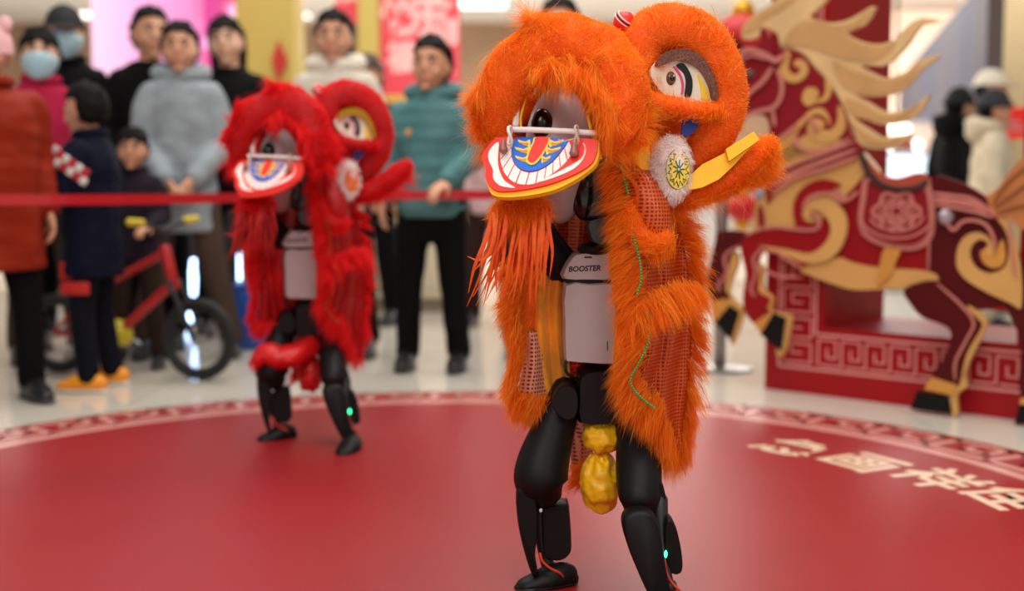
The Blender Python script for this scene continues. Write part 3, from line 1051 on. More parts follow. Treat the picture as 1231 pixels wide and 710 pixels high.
def build_lion(C, q, label, seed):
    """C: colours and switches; q: share of the hair count"""
    B = LION_ORG
    root = empty('lion_dance_robot', B, label=label, cat='robot')
    def mk(mb, name, m, parent=root, **kw):
        return mb.build(name, m, parent, org=B, **kw)
    hw = 0.0011 / math.sqrt(q)
    N = lambda n: int(n * q)
    fm, cloth, satin = C['fur'], C['cloth'], C['satin']
    basem = C['base']
    # ---- robot head and neck
    mb = MB(); mb.ball(W(672, 186, 2.83), (0.078, 0.085, 0.155), 28, 20); head = mk(mb, 'robot_head', RB['white'])
    mb = MB(); mb.ball(W(652, 149, 2.765), (0.025, 0.02, 0.034), 20, 14); mk(mb, 'visor', RB['gloss'], head)
    mb = MB(); mb.ball(W(704, 230, 2.795), (0.036, 0.03, 0.066), 20, 14); mk(mb, 'ear_pad', RB['gloss'], head)
    mb = MB(); pillow(mb, [(714, 192), (733, 190), (741, 235), (734, 255), (706, 262), (712, 240)], 2.765, 0.07, res=2); nk = mk(mb, 'neck_bracket', RB['dark'])
    mb = MB(); pillow(mb, [(706, 264), (734, 257), (748, 258), (753, 275), (746, 290), (730, 294), (712, 291), (706, 278)], 2.775, 0.08, res=2); mk(mb, 'neck_motor', RB['dark'])
    mb = MB(); mb.ball(W(716, 299, 2.80), (0.042, 0.04, 0.016), 20, 10); mk(mb, 'neck_ring', RB['black'])
    # ---- torso
    mb = MB(); pillow(mb, [(677, 337), (705, 336), (735, 335), (742, 340), (743, 385), (743, 426), (737, 433), (705, 432), (682, 430), (677, 425), (676, 380)], 2.86, 0.17, inset=0.06, res=2); torso = mk(mb, 'chest_box', RB['white'])
    mb = MB(); pillow(mb, [(675, 333), (675, 322), (684, 307), (692, 302), (715, 300), (730, 301), (740, 312), (742, 332), (705, 334)], 2.86, 0.17, inset=0.10, res=2); top = mk(mb, 'shoulder_shell', RB['white'])
    mb = MB(); pillow(mb, [(678, 330), (740, 330), (740, 340), (678, 340)], 2.86, 0.15, res=1); mk(mb, 'seam', RB['black'], top)
    fy = 2.86 - 0.085
    mb = MB(); p = W(707, 309, fy + 0.002); mb.box(p, (0.017, 0.006, 0.0035)); mk(mb, 'slot', RB['gloss'], top, smooth=False)
    if C.get('text', True):
        M4 = Matrix.Translation(W(702.5, 323.0, fy - 0.0003) - B) @ Matrix.Rotation(math.radians(90), 4, 'X') @ Matrix.Rotation(math.radians(2.5), 4, 'Z')
        t = text_obj('lettering', 'BOOSTER', 0.0165, RB['ink'], top, M4, shear=0.18, bold=0.0006)
    mb = MB(); mb.box(W(730, 415, fy - 0.0005), (0.0015, 0.003, 0.02)); mk(mb, 'side_mark', RB['ink'], torso, smooth=False)
    # ---- arms, hidden in the costume: they hold the lion head up
    for sx, pts in ((0, [(678, 322, 2.88, 22), (660, 300, 2.86, 22), (645, 275, 2.84, 20), (634, 240, 2.80, 15), (640, 205, 2.80, 11)]),
                    (1, [(738, 322, 2.90, 22), (765, 300, 2.88, 21), (785, 275, 2.86, 18), (790, 235, 2.82, 14), (780, 200, 2.82, 11)])):
        mb = MB(); ptube(mb, pts); mk(mb, 'arm', RB['black'])
    # ---- pelvis and legs
    mb = MB(); pillow(mb, [l3(290, 40), l3(330, 22), l3(375, 25), l3(430, 60), l3(455, 130), l3(440, 175), l3(360, 190), l3(290, 185), l3(285, 110)], 2.87, 0.15, res=2); pel = mk(mb, 'pelvis', RB['black'])
    mb = MB(); mb.tube([W(*p) for p in [(685, 428, 2.79), (680, 436, 2.785), (681, 447, 2.785), (690, 454, 2.79), (698, 455, 2.80)]], 0.0035, 8, res=4); mk(mb, 'cable', RB['gloss'], pel)
    def leg(parts):
        pass
    # leg on the picture's left
    mb = MB(); ptube(mb, [(681, 466, 2.87, 17), (676, 485, 2.86, 22), (664, 520, 2.84, 27), (653, 555, 2.82, 32), (650, 578, 2.81, 33), (653, 592, 2.81, 24)], 18); th = mk(mb, 'thigh', RB['black'])
    mb = MB(); pillow(mb, [l3(212, 130), l3(225, 95), l3(250, 76), l3(280, 84), l3(292, 120), l3(285, 170), l3(255, 185), l3(225, 165)], 2.80, 0.06, res=3); mk(mb, 'hip_cover', RB['black'], th)
    mb = MB(); pillow(mb, [l3(103, 405), l3(115, 384), l3(138, 380), l3(156, 396), l3(166, 450), l3(166, 530), l3(160, 600), l3(168, 652), l3(155, 660), l3(133, 605), l3(112, 520), l3(103, 450)], 2.80, 0.06); sh = mk(mb, 'shin', RB['black'])
    mb = MB(); pillow(mb, [l3(180, 448), l3(198, 434), l3(250, 434), l3(263, 448), l3(270, 560), l3(262, 592), l3(235, 608), l3(200, 604), l3(186, 588), l3(181, 510)], 2.85, 0.075); mk(mb, 'calf', RB['black'], sh)
    mb = MB(); ptube(mb, [(650, 590, 2.84, 13), (650, 640, 2.84, 8), (656, 670, 2.84, 8), (660, 682, 2.84, 9)], 10); mk(mb, 'ankle_rod', RB['dark'], sh)
    mb = MB(); mb.ball(W(*l3(178, 465), 2.775), (0.004, 0.003, 0.005), 8, 6); mk(mb, 'pivot_pin', RB['rod'], sh)
    mb = MB(); mb.tube([W(*l3(x, y), Y) for x, y, Y in [(176, 596, 2.77), (182, 618, 2.765), (205, 640, 2.765), (235, 655, 2.77), (250, 672, 2.79)]], 0.0028, 8, res=4); mk(mb, 'cable', RB['cable'], sh)
    def foot(heel, toe, wd, hgt):
        a, b = G(*heel), G(*toe)
        d = (b - a)
        mb = MB()
        P = [a - d * 0.12, a, a.lerp(b, .35), a.lerp(b, .7), a.lerp(b, .95), b + d * 0.06]
        R = [(wd * .55, hgt * .5), (wd * .8, hgt * .8), (wd, hgt * .75), (wd * .95, hgt * .5), (wd * .75, hgt * .35), (wd * .4, hgt * .2)]
        V, F = tube_vf([p + Vector((0, 0, r[1] * .75)) for p, r in zip(P, R)], R, 18, True, 3, up=(0, 0, 1))
        V = [Vector((v.x, v.y, max(v.z, 0.0075))) for v in V]
        mb.add(V, F)
        f = mk(mb, 'foot', RB['black'])
        mb = MB()
        V2 = [(v.x * 1.0, v.y, min(max(v.z - 0.004, 0.0052), 0.011)) for v in V]
        mb.add(V2, F)
        mk(mb, 'sole', RB['dark'], f)
        return f
    foot((680, 704), (626, 709), 0.036, 0.040)
    # leg on the picture's right, stepping forward
    mb = MB(); ptube(mb, [(762, 474, 2.88, 20), (765, 500, 2.85, 25), (767, 535, 2.80, 27), (768, 570, 2.75, 28), (769, 597, 2.71, 26), (769, 610, 2.70, 20)], 18); th = mk(mb, 'thigh', RB['black'])
    mb = MB(); pillow(mb, [l3(530, 370), l3(545, 372), l3(556, 420), l3(560, 470), l3(545, 495), l3(525, 490), l3(518, 430)], 2.74, 0.07); mk(mb, 'knee_motor', RB['black'], th)
    mb = MB(); pillow(mb, [l3(424, 500), l3(435, 468), l3(470, 456), l3(512, 464), l3(534, 500), l3(546, 570), l3(560, 650), l3(578, 720), l3(586, 748), l3(545, 752), l3(508, 720), l3(470, 640), l3(440, 565)], 2.645, 0.062); sh = mk(mb, 'shin', RB['black'])
    mb = MB(); pillow(mb, [l3(552, 495), l3(566, 478), l3(584, 500), l3(599, 555), l3(607, 615), l3(602, 645), l3(582, 652), l3(563, 636), l3(553, 600)], 2.70, 0.06); mk(mb, 'calf', RB['black'], sh)
    mb = MB(); ptube(mb, [(792, 600, 2.72, 11), (796, 660, 2.69, 8), (802, 700, 2.67, 8), (805, 705, 2.655, 10)], 10); mk(mb, 'ankle_rod', RB['dark'], sh)
    mb = MB(); mb.ball(W(*l3(559, 598), 2.655), (0.0035, 0.003, 0.0085), 8, 6); mk(mb, 'status_light', RB['led'], sh)
    mb = MB(); mb.tube([W(*l3(x, y), Y) for x, y, Y in [(556, 616, 2.655), (560, 650, 2.65), (575, 682, 2.645), (600, 708, 2.64), (615, 722, 2.645)]], 0.0028, 8, res=4); mk(mb, 'cable', RB['cable'], sh)
    foot((810, 748), (786, 768), 0.038, 0.040)

    # ---- yellow satin bag between the legs
    mb = MB(); crumple(mb, W(723, 524, 2.84), (0.042, 0.05, 0.040), 3.1 + seed); bag = mk(mb, 'satin_bundle', C['bundle'], angle=60)
    mb = MB(); crumple(mb, W(722, 580, 2.83), (0.044, 0.052, 0.066), 7.7 + seed); mk(mb, 'satin_bundle', C['bundle'], angle=60)
    if C.get('sash'):
        mb = MB(); V, F = ptube(mb, [(622, 556, 2.77, 14), (640, 540, 2.75, 20), (668, 552, 2.74, 22), (700, 545, 2.76, 20), (728, 528, 2.80, 18)], 14)
        V = [v + Vector((0.012 * noise.noise(v * 22), 0.012 * noise.noise(v * 22 + Vector((9, 0, 0))), 0.014 * noise.noise(v * 25))) for v in V]; mb.v = [tuple(v) for v in V]
        sash = mk(mb, 'tied_sash', C['bundle'])
        fur_on('fur', V, F, N(4000), 0.03, hw, fm, sash, B, 81 + seed, comb=(0, -.2, -.5))
    # ---- back cloth, side cloths
    drape('back_drape', [(188, 668, 2.97, 812, 2.95), (240, 650, 2.98, 818, 2.95), (300, 640, 2.99, 822, 2.95), (360, 632, 3.0, 828, 2.95), (420, 640, 3.01, 822, 2.96), (455, 668, 3.02, 815, 2.97)], cloth, root, B, 24, 5, 0.012)
    d_tail, _, _ = drape('tail_drape', [(455, 690, 3.0, 716, 3.0), (500, 688, 3.0, 716, 3.0), (540, 686, 2.99, 712, 3.0), (580, 688, 2.99, 710, 2.99)], C['mesh'], root, B, 8, 1, 0.01)
    fringe('fur_trim', [W(700, 556, 2.97), W(697, 580, 2.96)], [(-.8, -.2, -.35)] * 2, N(700), 0.045, 0.02, hw, fm, d_tail, B, 91 + seed)
    # right hand drape
    rows = [(186, 742, 2.74, 792, 2.80), (230, 748, 2.73, 802, 2.81), (270, 756, 2.72, 816, 2.83), (320, 764, 2.72, 827, 2.84), (370, 772, 2.72, 833, 2.85), (420, 776, 2.73, 831, 2.86), (465, 764, 2.74, 829, 2.87), (510, 782, 2.76, 824, 2.88), (548, 802, 2.79, 821, 2.88)]
    dr, V, F = drape('side_drape', rows, cloth, root, B, 18, 2.4, 0.012, bulge=0.02)
    rows = [(186, 728, 2.75, 752, 2.73), (240, 732, 2.75, 756, 2.725), (286, 734, 2.75, 765, 2.715), (330, 734, 2.76, 773, 2.71), (377, 740, 2.77, 780, 2.71), (410, 738, 2.77, 779, 2.715), (455, 738, 2.78, 760, 2.725), (488, 756, 2.79, 786, 2.745)]
    drf, V, F = drape('drape_border', rows, basem, root, B, 8, 1, 0.006)
    fl = np.array
    fringe('fur_trim', [W(x, y, Y) for x, y, Y in [(745, 188, 2.715), (752, 235, 2.71), (758, 275, 2.70), (760, 310, 2.70), (763, 350, 2.70), (768, 385, 2.70), (768, 415, 2.70), (757, 440, 2.71), (757, 458, 2.71), (770, 480, 2.72), (785, 492, 2.73)]],
           [(-.75, -.25, -.3), (-.8, -.3, -.15), (-.8, -.35, -.15), (-.85, -.35, -.3), (-.8, -.3, -.4), (-.8, -.3, -.35), (-.8, -.3, -.35), (-.85, -.3, -.5), (-.75, -.3, -.7), (-.5, -.3, -.9), (-.25, -.3, -1)],
           N(17000), 0.058, 0.018, hw, fm, drf, B, 11 + seed, cr=0.008, depth=0.010)
    fringe('fur_trim', [W(x, y, Y) for x, y, Y in [(818, 262, 2.82), (828, 290, 2.83), (832, 330, 2.84), (830, 370, 2.85), (832, 400, 2.86), (828, 440, 2.86), (826, 480, 2.87), (822, 520, 2.88), (812, 548, 2.85)]],
           [(.7, -.3, .1), (.8, -.2, -.1), (.6, -.3, -.5), (.55, -.3, -.6), (.7, -.3, -.3), (.5, -.3, -.6), (.35, -.3, -.8), (.1, -.2, -1), (0, -.2, -1)],
           N(5600), 0.056, 0.014, hw, fm, dr, B, 12 + seed, depth=0.010, k=26, conv=1.1)
    fringe('fur_trim', [W(x, y, Y) for x, y, Y in [(748, 395, 2.695), (765, 375, 2.685), (790, 356, 2.68), (815, 347, 2.69), (834, 345, 2.72)]],
           [(-.1, -.5, -.9), (.35, -.5, -.55), (.5, -.4, -.7), (.55, -.3, -.6), (.7, -.3, -.5)], N(3600), 0.058, 0.008, hw, fm, dr, B, 13 + seed, droop=0.5, k=24, conv=1.05)
    fringe('fur_trim', [W(x, y, Y) for x, y, Y in [(785, 480, 2.745), (795, 515, 2.76), (806, 540, 2.78)]],
           [(-.4, -.3, -.9), (-.2, -.3, -1), (0.1, -.3, -1)], N(2800), 0.06, 0.02, hw, fm, dr, B, 14 + seed)
    # rolled collar piece over the shoulder
    mb = MB(); V, F = ptube(mb, [(758, 205, 2.73, 12), (772, 222, 2.71, 20), (782, 246, 2.70, 22), (788, 272, 2.70, 20), (786, 288, 2.71, 12)], 16); col_ = mk(mb, 'shoulder_roll', cloth)
    mb = MB(); V, F = ptube(mb, [(756, 240, 2.71, 8), (760, 262, 2.69, 12), (768, 282, 2.68, 13), (784, 292, 2.67, 12), (800, 285, 2.68, 9)], 12); k_ = mk(mb, 'fur_roll', basem)
    fur_on('fur', V, F, N(5500), 0.042, hw, fm, k_, B, 21 + seed, comb=(.15, -.3, -.6))
    # bead lines
    def beads(path, m, n, r):
        P = np.array(crom([list(W(p[0], p[1], p[2] - 0.018)) for p in path], 8))
        seg = np.linalg.norm(P[1:] - P[:-1], axis=1); cs = np.concatenate([[0], np.cumsum(seg)])
        mb = MB()
        for s in np.linspace(0, cs[-1], n):
            mb.ball([np.interp(s, cs, P[:, j]) for j in range(3)], r, 8, 6)
        o = mk(mb, 'bead_trim', m, drf); o['kind'] = 'stuff'
    beads([(744, 188, 2.700), (749, 210, 2.70), (755, 232, 2.695)], C['bead'], 14, 0.0029)
    beads([(762, 285, 2.675), (768, 308, 2.675), (771, 333, 2.675), (766, 353, 2.675)], C['bead'], 20, 0.0029)
    beads([(778, 376, 2.672), (780, 395, 2.672), (779, 412, 2.675), (768, 436, 2.68), (758, 455, 2.685), (762, 468, 2.69), (772, 479, 2.70), (786, 490, 2.71)], C['bead'], 40, 0.0029)
    # left hand cloths
    dl, _, _ = drape('satin_lining', [(322, 636, 2.86, 682, 2.87), (370, 636, 2.85, 680, 2.87), (420, 640, 2.86, 684, 2.88), (465, 650, 2.88, 686, 2.89), (498, 664, 2.90, 684, 2.91)], satin, root, B, 14, 2.2, 0.012)
    dm, _, _ = drape('side_drape', [(398, 624, 2.84, 646, 2.85), (415, 630, 2.84, 650, 2.85), (445, 628, 2.84, 656, 2.86), (475, 624, 2.85, 664, 2.88), (490, 640, 2.86, 668, 2.89)], C['mesh'], root, B, 10, 1.2, 0.008)
    dq, V, F = drape('side_drape', [(318, 604, 2.835, 642, 2.855), (350, 612, 2.835, 644, 2.855), (385, 618, 2.835, 646, 2.855), (412, 624, 2.845, 640, 2.86)], basem, root, B, 8, 1.2, 0.008)
    fur_on('fur', V, F, N(3000), 0.040, hw, fm, dq, B, 17 + seed, comb=(-.4, -1.2, -.9), droop=0.4)
    fringe('fur_trim', [W(x, y, Y) for x, y, Y in [(632, 325, 2.80), (618, 345, 2.79), (613, 365, 2.79), (618, 395, 2.80), (624, 415, 2.81), (620, 440, 2.82), (615, 462, 2.83), (622, 484, 2.84), (640, 492, 2.85)]],
           [(-.7, -.2, -.2), (-.9, -.2, -.1), (-.8, -.2, -.5), (-.3, -.2, -.9), (-.25, -.2, -.9), (-.4, -.2, -.8), (-.6, -.2, -.7), (-.3, -.2, -.9), (-.2, -.2, -1)], N(6500), 0.040, 0.012, hw, fm, dm, B, 15 + seed)
    fringe('fur_trim', [W(x, y, Y) for x, y, Y in [(625, 480, 2.83), (645, 484, 2.84), (662, 480, 2.86)]],
           [(-.6, -.3, -.5), (-.4, -.3, -.8), (-.2, -.3, -.9)], N(1200), 0.045, 0.012, hw, fm, dl, B, 16 + seed)

    # ---- lion head: shell, muzzle arch, eyes, cheeks, ears, jaw
    mb = MB(); mb.ball(W(765, 112, 2.90), (0.135, 0.115, 0.135), 24, 16); V, F = mb.v[:], mb.f[:]
    shell = mk(mb, 'lion_head', basem)
    fur_on('fur', V, F, N(7000), 0.05, hw * 1.1, fm, shell, B, 31 + seed, comb=(0, .2, .1))
    if C.get('arch'):
        pass
    mb = MB(); V, F = ptube(mb, [(604, 166, 2.72, 12), (598, 146, 2.72, 22), (601, 116, 2.71, 28), (616, 88, 2.70, 31), (642, 66, 2.69, 33), (676, 54, 2.68, 35), (712, 62, 2.66, 37), (738, 92, 2.64, 36), (747, 128, 2.62, 32), (742, 158, 2.61, 22), (732, 176, 2.61, 12)], 18)
    V = [v + (v - W(672, 110, 2.68)).normalized() * 0.011 * noise.noise(v * 17 + Vector((seed, 0, 0))) for v in V]; mb.v = [tuple(v) for v in V]
    arch = mk(mb, 'muzzle', basem)
    ctr = np.array(W(672, 150, 2.70))
    def out_comb(P):
        d = nrm_rows(P - ctr)
        d[:, 1] = -0.25
        d[:, 2] -= 0.35
        return d * 0.7
    fur_on('fur', V, F, N(52000), 0.066, hw * 0.80, fm, arch, B, 32 + seed, comb=out_comb, droop=0.3, spread=0.75, cr=0.008, lvar=0.6, k=18, conv=0.9)
    fur_on('wisps', V, F, N(5000), 0.082, hw * 0.6, fm, arch, B, 132 + seed, comb=out_comb, droop=0.25, spread=0.9, cr=0.006, lvar=0.8, k=5, jit=0.2)
    # soft forelocks over the opening
    fringe('fur', [W(x, y, Y) for x, y, Y in [(640, 92, 2.63), (668, 84, 2.61), (698, 92, 2.59), (720, 112, 2.57), (732, 138, 2.565), (730, 165, 2.565)]],
           [(-.3, -.5, -.5), (0, -.6, -.6), (.1, -.5, -.8), (.1, -.4, -.9), (0, -.4, -1), (-.1, -.4, -1)], N(3600), 0.052, 0.05, hw * 0.9, fm, arch, B, 33 + seed, spread=0.5, depth=0.016)
    drape('hood_lining', [(60, 640, 2.86, 730, 2.80), (90, 622, 2.90, 745, 2.84), (150, 612, 2.93, 748, 2.88), (200, 615, 2.94, 745, 2.90), (250, 622, 2.95, 740, 2.92)], C['lining'], arch, B, 10, 1, 0.006, bulge=-0.06)
    mb = MB(); mb.tube([W(*p) for p in [(625, 92, 2.74), (650, 78, 2.80), (680, 70, 2.84), (715, 76, 2.86)]], [(0.05, 0.02)] * 4, 12, res=3, up=(0, 0, 1)); mk(mb, 'hood_top', basem, arch)
    # rims of the mouth opening
    mb = MB(); mb.tube([W(*p) for p in [(634, 108, 2.70), (630, 125, 2.695), (626, 142, 2.69), (627, 158, 2.685)]], (0.0028), 8, res=4); mk(mb, 'mouth_rim', C['rim'], arch)
    mb = MB(); mb.tube([W(*p) for p in [(626, 112, 2.71), (621, 130, 2.70), (620, 150, 2.69)]], (0.008), 8, res=4); mk(mb, 'mouth_lining', RB['paint_w'], arch)
    mb = MB(); mb.tube([W(*p) for p in [(707, 140, 2.62), (711, 158, 2.60), (718, 176, 2.59), (722, 190, 2.60)]], (0.0035), 8, res=4); mk(mb, 'mouth_rim', C['rim'], arch)
    # crown ball with stripes
    for yy, r_, m_ in ((20, 11, 'paint_r'),):
        mb = MB(); c_ = W(750, 26, 2.77)
        mb.ball(c_, (0.024, 0.024, 0.024), 20, 14); cb = mk(mb, 'crown_ball', RB['paint_r'])
        for k, (m_, rr) in enumerate((('paint_w', 0.0246), ('paint_k', 0.0246), ('paint_w', 0.0246))):
            ax = Vector((0.55, -0.45, 0.7)).normalized()
            rot = ax.to_track_quat('Z', 'Y').to_matrix()
            h = 0.002 + 0.0042 * k
            rad = math.sqrt(rr ** 2 - h ** 2)
            mb = MB(); mb.tube([c_ + rot @ Vector((rad * math.cos(a), rad * math.sin(a), h)) for a in np.linspace(0, 2 * math.pi, 24, endpoint=False)], 0.0013, 6, res=1, closed=True)
            mk(mb, 'stripe', RB[m_], cb)
    # eyes
    def eye(mir):
        A, Bp, Cp = W(790, 100, 2.715), W(858, 100, 2.755), W(825, 60, 2.735)
        pl = Plane(A, Bp, Cp)
        n = pl.n
        # mirror across the lion's own centre plane (through the muzzle, along the facing direction)
        c0 = W(690, 100, 2.75); latv = Vector((0.80, -0.60, 0)).normalized()
        def T(p):
            if not mir: return p
            d = (p - c0).dot(latv)
            return p - latv * (2 * d)
        def sl(name, pts, m, off, th_, par, res=3):
            P = [ec(*p) for p in pts]
            P = crom_closed(P, res) if res > 1 else P
            mb = MB(); slab(mb, [pl.hit(*p) for p in P], n, off, th_)
            mb.v = [tuple(T(Vector(v))) for v in mb.v]
            return mk(mb, name, m, par, smooth=False)
        e = sl('eye', [(130, 190), (150, 140), (200, 105), (250, 105), (310, 140), (345, 205), (360, 280), (300, 300), (240, 285), (180, 260)], RB['cream'], -0.01, 0.012, root)
        sl('eye_rim', [(143, 148), (160, 115), (200, 95), (250, 91), (300, 113), (337, 160), (360, 215), (367, 272), (352, 276), (340, 228), (312, 175), (280, 150), (230, 135), (190, 142), (150, 156)], C['eyerim'], 0.002, 0.016, e)
        sl('eye_stripe', [(222, 152), (245, 142), (266, 165), (282, 208), (276, 262), (254, 264), (258, 215), (250, 180)], RB['paint_k'], 0.002, 0.003, e)
        sl('eye_line', [(212, 158), (220, 156), (240, 185), (250, 220), (247, 255), (241, 255), (243, 222), (234, 190)], RB['paint_p'], 0.002, 0.003, e)
        sl('eye_blush', [(300, 185), (318, 205), (338, 245), (345, 275), (318, 276), (312, 230)], RB['paint_y'], 0.002, 0.002, e)
        c_ = pl.hit(*ec(203, 198)); mb = MB(); mb.ball(c_ + n * 0.002, (0.011, 0.008, 0.015), 18, 12)
        mb.v = [tuple(T(Vector(v))) for v in mb.v]; mk(mb, 'iris', RB['iris'], e)
        mb = MB(); mb.ball(c_ + n * 0.008, (0.0055, 0.004, 0.007), 14, 8)
        mb.v = [tuple(T(Vector(v))) for v in mb.v]; mk(mb, 'pupil', RB['gloss'], e)
        mb = MB(); mb.ball(pl.hit(*ec(208, 190)) + n * 0.011, (0.0018, 0.0018, 0.0025), 8, 6)
        mb.v = [tuple(T(Vector(v))) for v in mb.v]; mk(mb, 'glint', RB['paint_w'], e)
        # fur ring round the eye
        mb = MB(); V, F = ptube(mb, [(770, 78, 2.76, 20), (772, 50, 2.77, 26), (795, 34, 2.78, 27), (826, 37, 2.78, 27), (850, 54, 2.78, 27), (867, 84, 2.78, 25), (872, 116, 2.79, 25), (864, 148, 2.79, 25), (850, 174, 2.79, 23), (838, 196, 2.79, 16)], 16)
        V = [T(v) for v in V]; mb.v = [tuple(v) for v in V]
        ring = mk(mb, 'brow_ring', basem)
        fur_on('fur', V, F, N(26000 if not mir else 5000), 0.048, hw * (0.8 if not mir else 1), fm, ring, B, 41 + seed + mir, comb=(.1, -.25, .0), flip=-1.0 if mir else 1.0, droop=0.2, spread=0.65, lvar=0.7)
        if not mir: fur_on('wisps', V, F, N(2500), 0.066, hw * 0.6, fm, ring, B, 141 + seed, comb=(.1, -.25, .0), droop=0.2, spread=0.8, k=5, jit=0.2)
        mb = MB(); V, F = ptube(mb, [(772, 118, 2.70, 12), (790, 124, 2.69, 11), (815, 129, 2.69, 10), (840, 132, 2.70, 9), (862, 134, 2.73, 7)], 12)
        V = [T(v) for v in V]; mb.v = [tuple(v) for v in V]
        lid = mk(mb, 'lower_lid', basem)
        fur_on('fur', V, F, N(3600), 0.026, hw, fm, lid, B, 45 + seed + mir, comb=(.5, -.3, -.2), flip=-1.0 if mir else 1.0)
    eye(0)
    eye(1)
    # felt pieces under the eye
    pl = Plane(W(760, 180, 2.70), W(835, 180, 2.72), W(800, 140, 2.71))
    def felt(name, pts, m, off, th_, par=root, res=1):
        P = [ec(*p) for p in pts]
        P = crom_closed(P, res) if res > 1 else P
        mb = MB(); slab(mb, [pl.hit(*p) for p in P], pl.n, off, th_); return mk(mb, name, m, par, smooth=False)
    felt('felt_patch', [(248, 340), (310, 345), (302, 382), (262, 418), (240, 405)], RB['navy'], 0, 0.006)
    felt('felt_patch', [(50, 470), (120, 445), (128, 500), (118, 562), (90, 530)], C['rim'], 0.0, 0.008)
    # cheek pompom with painted disc
    mb = MB(); mb.ball(W(806, 202, 2.70), (0.040, 0.026, 0.068), 22, 14); V, F = mb.v[:], mb.f[:]
    pom = mk(mb, 'cheek_pompom', mat('pompom_core', '#f2e2de', rough=0.9))
    fur_on('fur', V, F, N(4200), 0.016, hw, RB['hair_w'], pom, B, 51 + seed, comb=(0, -.1, -.2), weight=lambda c, n: (n[:, 1] < 0.3) * 1.0 * ~((((c[:, 0] - W(815, 203, 2.675).x) / 0.026) ** 2 + ((c[:, 2] - W(815, 203, 2.675).z) / 0.044) ** 2) < 1))
    pl2 = Plane(W(806, 202, 2.672), W(826, 202, 2.684), W(806, 180, 2.674))
    cx, cy = 815.5, 203.5
    def dsc(r, off, m, name, par, ring=None, n=40):
        pts = []
        for j in range(n):
            a = 2 * math.pi * j / n
            rr = r if ring is None else (ring[0] if j % 2 else ring[1])
            pts.append(pl2.hit(cx + 14.0 * rr * math.cos(a), cy + 23.5 * rr * math.sin(a)))
        mb = MB(); slab(mb, pts, pl2.n, off, 0.0022); return mk(mb, name, m, par, smooth=False)
    d0 = dsc(1.04, -0.004, RB['paint_k'], 'cheek_disc', pom)
    d0 = dsc(1.0, -0.0035, C['disc'], 'cheek_disc', pom)
    dsc(1.0, -0.002, C['disc2'], 'zigzag_ring', pom, ring=(0.94, 0.66), n=28)
    dsc(0.6, -0.001, C['disc'], 'cheek_disc', pom, ring=(0.84, 0.56), n=28)
    mb = MB()
    for j in range(9):
        a = 2 * math.pi * j / 9
        add_strip(mb, [(cx + 14 * r_ * math.cos(a), cy + 23.5 * r_ * math.sin(a)) for r_ in (0.08, .3, 0.50)], 1.3, lambda x, y: pl2.hit(x, y), pl2.n, 0.0005, 0.0018)
        mb.ball(pl2.hit(cx + 14 * .82 * math.cos(a + .2), cy + 23.5 * .82 * math.sin(a + .2)) + pl2.n * 0.0015, 0.0016, 6, 4)
    o = mk(mb, 'painted_rays', C['disc2'], pom, smooth=False); o['kind'] = 'stuff'
    # ear
    mb = MB(); V, F = ptube(mb, [(798, 236, 2.76, 12), (826, 232, 2.75, 16), (856, 222, 2.75, 17), (884, 207, 2.75, 18), (908, 189, 2.76, 17), (924, 174, 2.77, 10)], 14)
    ear = mk(mb, 'ear', basem)
    fur_on('fur', V, F, N(18000), 0.050, hw * 0.85, fm, ear, B, 61 + seed, comb=(.55, -.1, -.35), spread=0.6, droop=0.25, lvar=0.7)
    fur_on('wisps', V, F, N(2500), 0.07, hw * 0.6, fm, ear, B, 161 + seed, comb=(.55, -.1, -.35), droop=0.25, spread=0.8, k=5, jit=0.2)
    pe = Plane(W(830, 200, 2.715), W(905, 180, 2.725), W(840, 230, 2.70))
    if C['earplate'] is not None:
        mb = MB(); slab(mb, [pe.hit(*ec(*p)) for p in [(250, 618), (275, 560), (320, 520), (395, 482), (440, 462), (524, 430), (435, 525), (382, 575), (318, 606)]], pe.n, 0, 0.008); mk(mb, 'ear_plate', C['earplate'], ear, smooth=False)
        mb = MB(); slab(mb, [pe.hit(*ec(*p)) for p in [(402, 472), (505, 407), (526, 438), (414, 516)]], pe.n, 0.004, 0.02); mk(mb, 'ear_tip', RB['foam_y'], ear, smooth=False)
    # other ear, mirrored to the far side
    c0 = W(690, 100, 2.75); latv = Vector((0.80, -0.60, 0)).normalized()
    mb = MB(); V, F = ptube(mb, [(812, 220, 2.78, 14), (850, 205, 2.78, 17), (880, 185, 2.79, 17), (905, 168, 2.80, 12)], 14)
    V = [v - latv * (2 * (v - c0).dot(latv)) for v in V]; V = [v + Vector((0.07, 0.05, 0.02)) for v in V]; mb.v = [tuple(v) for v in V]
    ear2 = mk(mb, 'ear', basem)
    fur_on('fur', V, F, N(3500), 0.035, hw * 1.3, fm, ear2, B, 66 + seed, comb=(-.3, .3, -.2), flip=-1.0)
    # ---- jaw plate with mouth, teeth and tongue
    JP = Plane(W(600, 168, 2.64), W(717, 168, 2.575), W(612, 235, 2.555))
    def jl(name, pts, m, off, th_, par, res=3):
        P = [jc(*p) for p in pts]
        P = crom_closed(P, res) if res > 1 else P
        mb = MB(); slab(mb, [JP.hit(*p) for p in P], JP.n, off, th_); return mk(mb, name, m, par, smooth=False)
    jaw = jl('jaw_board', [(200, 162), (560, 168), (930, 176), (966, 232), (962, 300), (935, 365), (860, 430), (780, 482), (620, 560), (440, 600), (260, 618), (150, 604), (112, 560), (86, 480), (88, 400), (62, 340), (70, 285), (115, 220), (160, 178)], C['jawedge'], -0.016, 0.012, root)
    red = jl('lip', [(200, 165), (560, 171), (925, 178), (955, 232), (945, 300), (905, 372), (800, 440), (620, 515), (440, 560), (260, 582), (170, 575), (115, 530), (88, 470), (90, 400), (63, 340), (72, 288), (118, 222), (160, 180)], RB['paint_r'], -0.004, 0.006, jaw)
